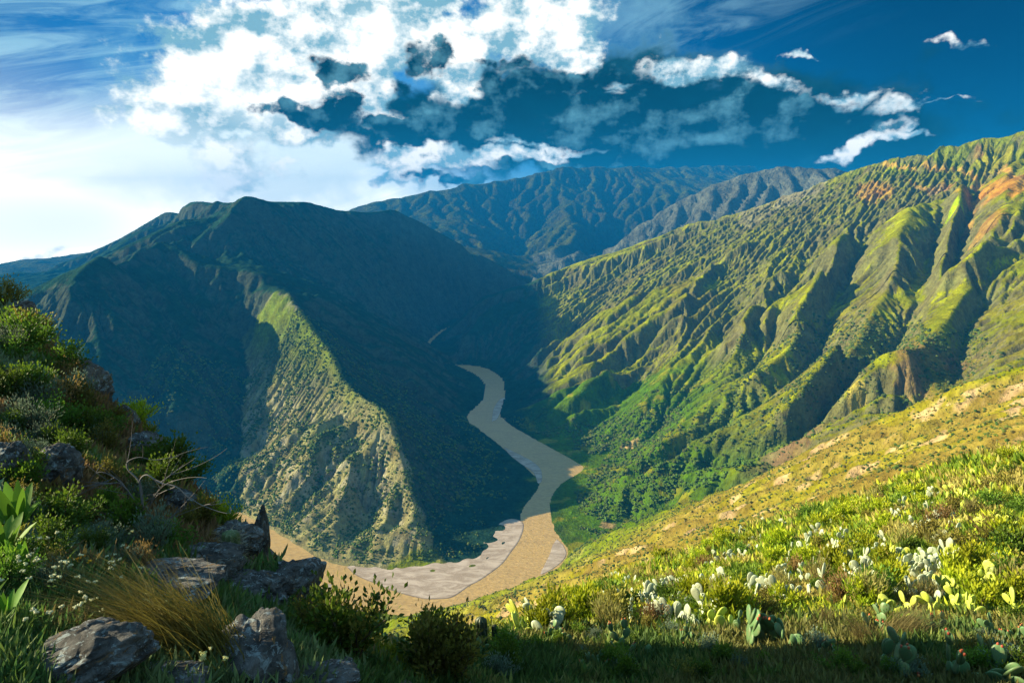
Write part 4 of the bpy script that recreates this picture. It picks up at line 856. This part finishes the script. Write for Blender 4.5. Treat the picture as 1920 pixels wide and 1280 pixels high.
col_cactus(1846, 1118, 44, 5, 'left one of two lit columnar cacti near the right edge', 'pair of lit columnar cacti', 50, (.20, .24, .06)); col_cactus(1856, 1118, 50, 5, 'right one of two lit columnar cacti near the right edge', 'pair of lit columnar cacti', 50, (.20, .24, .06))

# ---------------------------------------------------------------- shrubs on the sunlit slope
def in_px(poly): return poly
LITZ = [(985,1178),(1150,1090),(1300,1045),(1400,1004),(1500,971),(1640,927),(1760,890),(1919,860),(1919,1165),(1650,1168),(1400,1178),(1150,1188)]
LABK = {'bright': ('bright yellow-green leafy shrub glowing in the sun on the right slope', 'bright yellow-green shrubs'), 'green': ('rounded green sunlit shrub on the right slope', 'rounded green shrubs on the sunlit slope'), 'olive': ('olive brownish sunlit shrub on the right slope', 'olive shrubs on the sunlit slope'), 'dry': ('dry brown twiggy sunlit shrub on the right slope', 'dry brown shrubs'), 'straw': ('pale straw-coloured sunlit bush on the right slope', 'pale straw-coloured bushes')}
spots = [(q, 'bright') for q in [(1035,1182),(1060,1178),(1095,1172),(1020,1190),(1120,1165),(1330,1040),(1350,1030),(1310,1050),(1600,968),(1620,960),(1640,975),(1580,985),(1700,920),(1720,912),(1460,1040),(1450,1060),(1560,1080),(1590,1090),(1545,1000),(1240,1060),(1500,1000),(1660,1075),(1860,880),(1890,875),(1900,1030),(1880,1060)]]
for q in rnd_in(LITZ, 132): spots.append((q, random.choices(['bright', 'green', 'olive', 'dry', 'straw'], (40, 18, 18, 10, 14))[0]))
for i, ((px, py), kd) in enumerate(spots):
    p = on_hill(px, py)
    if p is None or p[1] > 110: continue
    o = shrub_proto(kd, i % 3, 1.25); s = random.uniform(1., 2.)*(1.25 if i < 26 else 1); place(o, p, s); w3 = where_lit(px, py, s, 1.6); tag(o, w3[0]+LABK[kd][0].replace(' on the right slope', '').replace(' on the sunlit right slope', '').replace(' in sunlight', '').replace(' in the sun', '')+' '+w3[1]+w3[2], 'shrub', LABK[kd][1])
# shaded shrubs along the bottom
BOT = [(640,1200),(700,1262),(800,1245),(950,1200),(1150,1192),(1400,1185),(1650,1178),(1919,1172),(1919,1279),(640,1279)]
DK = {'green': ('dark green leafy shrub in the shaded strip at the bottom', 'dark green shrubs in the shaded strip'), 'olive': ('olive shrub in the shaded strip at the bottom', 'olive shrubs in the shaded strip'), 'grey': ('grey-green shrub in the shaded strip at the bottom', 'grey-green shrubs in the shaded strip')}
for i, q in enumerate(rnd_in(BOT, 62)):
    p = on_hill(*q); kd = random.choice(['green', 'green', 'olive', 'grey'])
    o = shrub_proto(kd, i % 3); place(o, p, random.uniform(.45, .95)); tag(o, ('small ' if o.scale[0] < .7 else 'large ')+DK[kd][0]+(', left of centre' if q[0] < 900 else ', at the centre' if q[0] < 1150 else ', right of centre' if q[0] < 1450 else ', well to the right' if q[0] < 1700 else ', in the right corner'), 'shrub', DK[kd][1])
# left slope
LEFTZ = [(0,560),(60,625),(120,680),(165,730),(215,790),(270,820),(315,870),(350,930),(390,985),(420,1010),(330,1010),(330,1080),(200,1090),(0,1150)]
LK = {'green': ('green shrub on the shaded left slope', 'green shrubs on the left slope'), 'olive': ('olive shrub on the shaded left slope', 'olive shrubs on the left slope'), 'grey': ('silvery grey-green shrub on the shaded left slope', 'silvery shrubs on the left slope'), 'dry': ('dry reddish-brown shrub on the shaded left slope', 'dry shrubs on the left slope')}
for i, q in enumerate(rnd_in(LEFTZ, 68)):
    p = on_hill(*q); 
    if p is None: continue
    kd = random.choices(['green', 'olive', 'grey', 'dry'], (5, 5, 3, 3))[0]; o = shrub_proto(kd, 5+i % 3, .8); place(o, p, random.uniform(.035, .07)*p[1]*.9+.06); tag(o, LK[kd][0]+(' near the top' if q[1] < 720 else ' above the middle rocks' if q[1] < 850 else ' beside the grey rocks' if q[1] < 960 else ' around the bare branches' if q[1] < 1040 else ' near its foot')+(', by the left edge' if q[0] < 90 else ', halfway across' if q[0] < 230 else ', near the skyline'), 'shrub', LK[kd][1])
SPEC = [((248,792),'bright',.75,'glowing yellow-green bush on the left skyline catching the sun'),((275,812),'bright',.65,'small glowing yellow bush on the left skyline beside the brown rock'),((415,985),'bright',.42,'tiny bright yellow-green bush beside the rounded outcrop rock'),((130,665),'olive',.5,'feathery dark bush sticking up on the left skyline'),((320,905),'green',.9,'dark green bush overhanging the skyline behind the bare branches'),((345,900),'green',.7,'dark green bush at the very edge of the left skyline'),
 ((20,560),'olive',.9,'brown bush at the top of the left skyline'),((100,640),'dry',.5,'thin dry plant on the upper left skyline'),((190,735),'olive',.6,'olive bush on the left skyline midway down'),((640,1215),'olive',.38,'olive bush right of the outcrop above the dark gully'),((600,1175),'dry',.34,'dry seed-headed bush against the river below the outcrop'),((580,1200),'olive',.45,'olive bush below the outcrop'),((650,1240),'green',.9,'dark bush behind the small whitish rock')]
for i, (q, kd, s, lb) in enumerate(SPEC): o = shrub_proto(kd, 5+i % 3, .8); place(o, on_hill(*q), s); tag(o, lb, 'shrub')

# ---------------------------------------------------------------- grass, herbs and flowers near the camera
def tussock(px, py, hpx, n, col, lb, wind=(0, 0, 0), lean=.7, grp=None):
    p = on_hill(px, py); m = mpp(p); h_ = hpx*m; P = rng.normal(0, .16*h_, (n, 3)); P[:, 2] = 0; o = build('grass_tussock', blades(P, h_, .011*h_+.002, lean, col, 5, .4, wind), m_grass); o.location = (p[0], p[1], p[2]-.02); tag(o, lb, 'grass', grp)
tussock(375, 1245, 175, 420, (.20, .17, .03), 'tall yellow-green grass tussock leaning left in front of the big boulder', (-.75, 0, 0)); tussock(320, 1235, 150, 300, (.17, .14, .035), 'brownish grass tussock left of the yellow-green one', (-.8, 0, 0)); tussock(345, 1110, 60, 220, (.19, .15, .07), 'fine dry grass tuft on the long grey slab', (-.1, 0, 0))
tussock(495, 1100, 55, 24, (.10, .20, .03), 'few upright narrow green leaves growing from the outcrop', (0, 0, 0), .4); tussock(1560, 1180, 45, 300, (.22, .16, .06), 'wide brown leaning grass clump at the shadow edge on the right slope', (-.6, 0, 0)); tussock(1680, 1205, 65, 500, (.20, .17, .06), 'arching olive grass clump in the shade at right', (.5, 0, 0)); tussock(1625, 1215, 60, 400, (.18, .14, .05), 'brown grass clump between two shaded prickly pears', (-.5, 0, 0)); tussock(110, 600, 30, 80, (.25, .18, .08), 'dry grass tuft on the upper left skyline'); tussock(270, 800, 34, 90, (.40, .30, .10), 'pale dry grass tuft glowing on the left skyline', (.2, 0, 0))
def broadleaf(px, py, hpx, n, lb, col=(.13, .26, .025)):
    p = on_hill(px, py); m = mpp(p); h_ = hpx*m; parts = []
    for i in range(n):
        az_ = rng.uniform(0, 6.28); ln = rng.uniform(.15, .9); L = h_*rng.uniform(.55, 1); f = np.linspace(0, 1, 7); out = np.array([math.cos(az_), math.sin(az_), 0]); sd = np.array([-out[1], out[0], 0]); c_ = out*(f*ln*L*.8)[:, None]*1.+np.array([0, 0, 1.])*((f*L*(1-ln*.55*f)))[:, None]; w = (.085*L*np.sin(np.pi*np.clip(f*.93+.05, 0, 1))**.8)[:, None]
        V = np.stack([c_-sd*w, c_+np.array([0, 0, -.25])*w, c_+sd*w], 1).reshape(-1, 3); F = np.array([(3*k+j, 3*k+j+1, 3*k+4+j, 3*k+3+j) for k in range(6) for j in (0, 1)]); parts.append((V, F, np.repeat([np.array(col)*rng.uniform(.7, 1.25)], len(V), 0)))
    o = build('broad_leaved_plant', join(parts), m_leaf, None, True); o.location = (p[0], p[1], p[2]-.02); tag(o, lb, 'plant', 'broad-leaved green plants at the left edge')
broadleaf(35, 1000, 115, 22, 'tallest broad-leaved green plant at the left edge'); broadleaf(5, 1060, 110, 18, 'broad-leaved green plant cut by the left edge'); broadleaf(45, 1090, 95, 16, 'lower broad-leaved green plant beside the left edge'); broadleaf(70, 985, 70, 12, 'small broad-leaved green plant right of the tallest one'); broadleaf(10, 1170, 90, 12, 'broad-leaved green plant at lower left near the edge')
def herb(px, py, hpx, heads, lb, grp, hc=(.75, .75, .48)):
    p = on_hill(px, min(py, 1278)); m = mpp(p); h_ = hpx*m; r = new_thing('flowering_herb'); r.location = (p[0], p[1], p[2]-.01); st, fl, lf = [], [], []
    for i in range(heads):
        a_ = rng.uniform(0, 6.28); k = rng.uniform(.1, .45); top = np.array([math.cos(a_)*k*h_, math.sin(a_)*k*h_, h_*rng.uniform(.6, 1)]); f = np.linspace(0, 1, 6)[:, None]; path = f*top*np.array([[.4, .4, 1]])+f*f*top*np.array([[.6, .6, 0]]); st.append(tube(path, .0016+.002*h_, (.11, .17, .05), 4))
        fl = []
        for _ in range(8): c_ = top+rng.normal(0, .008, 3)*np.array([1, 1, .4]); fl.append((ICO1[0]*rng.uniform(.006, .009)+c_, ICO1[1], np.repeat([hc], len(ICO1[0]), 0)))
        build('flower_head', join(fl), m_petal, r)
        P = path[[1, 2, 2, 3, 3, 4]]; D = rng.normal(0, 1, (6, 3))+np.array([0, 0, .4]); lf.append(leaves(P, D, .13*h_, .03*h_, (.09, .17, .04)))
    build('stems', join(st), m_grass, r); build('leaves', join(lf), m_leaf, r); tag(r, lb, 'wildflower', grp)
for i, (px, py, hp) in enumerate([(70,1130,90),(100,1150,100),(140,1120,90),(165,1150,110),(215,1095,70),(240,1080,70),(100,1060,70),(150,1200,95),(90,1200,90),(190,1180,90),(35,1120,80),(250,1120,80)]): herb(px, py, hp*.8, 4, 'thin white-flowered herb at lower left above the sloping boulder', 'white-flowered herbs at lower left')
for i, (px, py, hp, lb) in enumerate([(460,1250,75,'cream-flowered herb standing before the big lichen boulder'),(485,1275,60,'low cream-flowered herb at the foot of the big boulder'),(280,1190,75,'cream-flowered herb among the leaning grass'),(300,1185,60,'short cream-flowered herb in the middle of the tussocks'),(400,1278,55,'cream-flowered herb at the bottom edge left of the big boulder'),(225,1050,55,'cream-flowered herb behind the long grey slab')]): herb(px, py, hp, 6, lb, 'cream-flowered herbs near the camera', (.72, .68, .30))
for px, py, lb in [(152,1080,'small herb with orange-yellow flowers at lower left'),(510,1215,'orange-yellow flowered herb on the right side of the big boulder'),(530,1225,'second yellow-flowered herb beside the big boulder')]: herb(px, py, 35, 5, lb, None, (.75, .38, .02))

# bare grey branches
p0 = on_hill(262, 1000); m = mpp(p0); r = new_thing('dead_shrub'); r.location = tuple(p0); B_ = []
def pxv(px, py, dy=0.): q = at_y(px, py, p0[1]+dy); return q-p0
BR = [[(262,1000),(262,960),(240,920),(215,895),(185,885),(165,905)],[(262,1000),(268,950),(262,905),(240,880),(240,865),(262,857),(290,862),(335,855)],[(268,950),(262,905),(275,890),(300,905),(330,912),(352,930),(375,945),(405,957),(425,962)],[(262,1000),(270,965),(290,970),(310,975),(330,962),(350,952)],[(300,905),(320,890),(335,878)],[(262,960),(285,935),(305,912),(325,900)],[(215,895),(195,905),(170,915)],[(330,912),(300,925),(280,945)],[(240,920),(222,905),(205,908)]]
for i, L in enumerate(BR):
    Q = curve(np.array([pxv(a_, b_, .25*math.sin(i*2.1)*k/len(L)-.2) for k, (a_, b_) in enumerate(L)]), 5); R_ = tube(Q, np.linspace(1.5 if i < 4 else .9, .4, len(Q))*m, (.17, .16, .16), 5); TW = [R_]
    for _ in range(5):
        k_ = random.randint(len(Q)//3, len(Q)-2); d_ = (Q[k_+1]-Q[k_]); d_ = d_/np.linalg.norm(d_)+rng.normal(0, .7, 3)*np.array([1, .6, .8])+np.array([0, 0, .25]); L_ = random.uniform(14, 42)*m; c_ = rng.normal(0, .25, 3)
        f_ = np.linspace(0, 1, 7)[:, None]; TW.append(tube(Q[k_]+d_*f_*L_+c_*L_*f_*f_, np.linspace(.55, .2, 7)*m, (.16, .15, .15), 4))
    B_.append(join(TW))
for a_ in B_: build('branch', a_, m_wood, r, True)
tag(r, 'bare grey twisting branches reaching over the left skyline', 'dead shrub')

# ground cover nobody could count
def cover(name, lb, poly, n, hpx, cols, wpx=1.6, seed=1, nb=7, lean=1.):
    rg = np.random.default_rng(seed); pts = []
    A_ = np.array(rnd_in(poly, 400, rg)); Q = [on_hill(*q) for q in A_]; Q = np.array([q for q in Q if q is not None and q[1] < 120])
    # scatter in pixel-even density but on the ground: sample between hits
    k = rg.integers(0, len(Q), n); sp = np.array([mpp(q) for q in Q])*34; P = Q[k]+rg.normal(0, 1, (n, 3))*sp[k][:, None]; P[:, 1] = Q[k][:, 1]+(P[:, 1]-Q[k][:, 1])*2.5; P[:, 2] = hz_(P[:, 0], P[:, 1])
    hs = hpx*np.sqrt(P[:, 0]**2+P[:, 1]**2+(P[:, 2]-CAMZ)**2)/FPX*rg.uniform(.5, 1.3, n); pn = smooth01(fbm(P[:, 0]/2.5, P[:, 1]/2.5, 3, seed), -.3, .3)
    ci = np.clip((pn*len(cols)+rg.uniform(-1, 1, n)).astype(int), 0, len(cols)-1); Pb = np.repeat(P, nb, 0)+rg.normal(0, .25, (n*nb, 3))*np.repeat(hs, nb)[:, None]*np.array([1, 1, 0]); Pb[:, 2] = np.repeat(P[:, 2], nb)-.02
    D = rg.normal(0, lean*.6, (n*nb, 3)); D[:, 2] = np.abs(D[:, 2])+.7; L = np.repeat(hs, nb)*rg.uniform(.5, 1.2, n*nb); V, F, Cc = leaves(Pb, D, L, L*wpx/8, (1, 1, 1), .3); Cc = Cc*np.repeat(np.repeat(np.array(cols)[ci], nb, 0), 4, 0)
    o = build(name, (V, F, Cc), m_grass); tag(o, lb, None, None, 'stuff')
cover('undergrowth', 'dense low sunlit herbs and grass between the cacti of the right slope', LITZ, 34000, 16, [(.36,.31,.08),(.30,.32,.04),(.38,.42,.03),(.24,.33,.02),(.46,.48,.03),(.16,.24,.02)], 2.2, 3, 8)
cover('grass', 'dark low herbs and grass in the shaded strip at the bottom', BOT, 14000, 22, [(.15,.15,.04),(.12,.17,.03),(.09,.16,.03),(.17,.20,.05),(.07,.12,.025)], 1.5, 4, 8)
cover('herbs', 'small herbs and grass covering the shaded left slope', LEFTZ, 11000, 19, [(.22,.13,.06),(.20,.16,.045),(.14,.19,.035),(.11,.19,.045),(.20,.26,.14)], 1.7, 5, 9)
cover('weeds', 'mixed weeds between the boulders at the lower left', [(0,1080),(330,1080),(590,1130),(660,1200),(660,1279),(0,1279)], 5500, 30, [(.20,.16,.06),(.13,.21,.04),(.10,.20,.05),(.17,.24,.09)], 1.2, 6, 9)
cover('lit_grass', 'bright yellow-green grass on the lit rim above the dark gully', [(715,1240),(760,1218),(850,1195),(905,1182),(905,1200),(850,1215),(780,1235)], 2500, 14, [(.30,.34,.03),(.25,.28,.02)], 2., 8, 8)
print('near', time.time()-T0)

# ---------------------------------------------------------------- scrub and trees further down
def scrub(name, lb, x0, x1, y0, y1, n, rad, cols, accept, seed):
    rg = np.random.default_rng(seed); x = rg.uniform(x0, x1, n); y = rg.uniform(y0, y1, n); z = sample(hN, NX0, NY0, ND, x, y); k = accept(x, y, z, rg) & (z > 2); x, y, z = x[k], y[k], z[k]; n = len(x)
    V0, F0 = ICO1; r = (.4+1.1*rg.uniform(0, 1, n)**2)*rad*(1+.3*(y > 1500)); V = V0[None]*(r[:, None]*rg.uniform(.7, 1.2, (n, 12)))[..., None]*np.array([1, 1, .8])+np.stack([x, y, z+r*.35], 1)[:, None]
    F = (np.arange(n)[:, None, None]*12+F0[None]).reshape(-1, 3); C_ = np.array(cols)[rg.integers(0, len(cols), n)][:, None]*rg.uniform(.7, 1.3, (n, 12, 1)); o = mesh_np(name, V.reshape(-1, 3), F, m_scrub, C_.reshape(-1, 3)); tag(o, lb, None, None, 'stuff'); return n
GR = [(.04,.085,.010),(.06,.11,.012),(.08,.10,.015),(.10,.13,.015)]
def yS(x): return np.interp(x, SH[:, 0], SH[:, 1])
n1_ = scrub('scrub', 'dark green scrub dotting the pale rocky spur in the river bend', -1100, 120, 1180, 2215, 110000, 2.6, GR, lambda x, y, z, r: (x < -20+(y-1236)*.25) & (r.random(len(x)) < np.clip(.42+1.3*fbm(x/38, y/60, 4, 5), .06, 1)*np.where(inside(SPURP, x, y), 1, .35)), 11)
n2_ = scrub('thicket', 'bushes dotting the dry orange slope below our hill', -150, 1500, 230, 1400, 120000, 1.35, GR+[(.12,.10,.02),(.14,.12,.02)], lambda x, y, z, r: (y < yS(x)+20) & (r.random(len(x)) < .75+.9*fbm(x/35, y/35, 4, 6)), 12)
n3_ = scrub('bushland', 'green bushes on the lower right flank above the river', 60, 1990, 1000, 2090, 70000, 3.0, GR+[(.07,.12,.015)], lambda x, y, z, r: (y > yS(x)) & (z < 420) & (r.random(len(x)) < .35+.8*fbm(x/70, y/70, 3, 7)+.4*(z < 110)), 13)
def tree_proto(v):
    rg = np.random.default_rng(100+v); parts = []; tr = tube([(0, 0, -.4), (.1, 0, 1), (.05, .1, 2.2)], (.28, .2, .12), (.10, .08, .05), 5)
    tr = (tr[0], np.concatenate([tr[1][:, [0, 1, 2]], tr[1][:, [0, 2, 3]]]), tr[2]); parts.append(tr)
    for i in range(9):
        c_ = np.array([rg.normal(0, 1.1), rg.normal(0, 1.1), 2.8+rg.normal(0, .8)]); V, F = ICO2; V = V*(rg.uniform(.9, 1.5)*(1+rg.uniform(-.28, .28, (len(V), 1))))*np.array([1, 1, .8])+c_; parts.append((V, F, np.repeat([np.array((.075, .14, .012))*rg.uniform(.6, 1.7)], len(V), 0)*rg.uniform(.8, 1.2, (len(V), 1))))
    return build('tree', join(parts), m_scrub)
TP = [tree_proto(v) for v in range(4)]; used = [False]*4
TREEZ = [(1170,850),(1240,870),(1330,880),(1440,845),(1420,872),(1300,922),(1200,958),(1100,1000),(1062,1020),(1060,1000),(1120,950),(1200,900)]
gN = (NX0, NY0, ND); cnt = 0
for i, q in enumerate(rnd_in(TREEZ, 285)):
    p = hit(hN, gN, q[0], q[1], 300, 2150, 1200)
    if p is None or p[2] < 2: continue
    v = i % 4; o = TP[v] if not used[v] else TP[v].copy()
    if used[v]: S.collection.objects.link(o)
    used[v] = True; s = random.uniform(1.0, 2.0); o.location = (p[0], p[1], p[2]-.3); o.scale = (s, s, s*random.uniform(.85, 1.1)); o.rotation_euler = (0, 0, random.uniform(0, 6)); tag(o, ('tall ' if s > 1.5 else 'low ')+'round tree in the riverside wood '+('close to the river bank' if q[0] < 1120 else 'below the pale earth patch' if q[0] < 1240 else 'in the middle of the wood' if q[0] < 1340 else 'at the upper end')+(', uphill side' if q[1] < 900 else ', downhill side'), 'tree', 'trees in the wooded strip by the river')
print('scrub', n1_, n2_, n3_, time.time()-T0)
# ---------------------------------------------------------------- haze
hv = np.array([(x, y, z) for x in (-9300, 9300) for y in (-900, 15200) for z in (-12, 1450)], float)
hf = [(0, 1, 3, 2), (4, 6, 7, 5), (0, 4, 5, 1), (2, 3, 7, 6), (0, 2, 6, 4), (1, 5, 7, 3)]
hm = bpy.data.materials.new('haze'); hm.use_nodes = True; ht = NT(hm.node_tree); ht.n.clear()
pv = ht.node('ShaderNodeVolumePrincipled'); ho = ht.node('ShaderNodeOutputMaterial'); ht.l.new(pv.outputs[0], ho.inputs['Volume'])
pv.inputs['Color'].default_value = (.01, .30, .85, 1); pv.inputs['Density'].default_value = 5.7e-5; pv.inputs['Anisotropy'].default_value = 0
hz = mesh_np('haze', hv, np.array(hf), hm); tag(hz, 'thin blue haze filling the canyon air', None, None, 'stuff')
print('T', time.time()-T0)
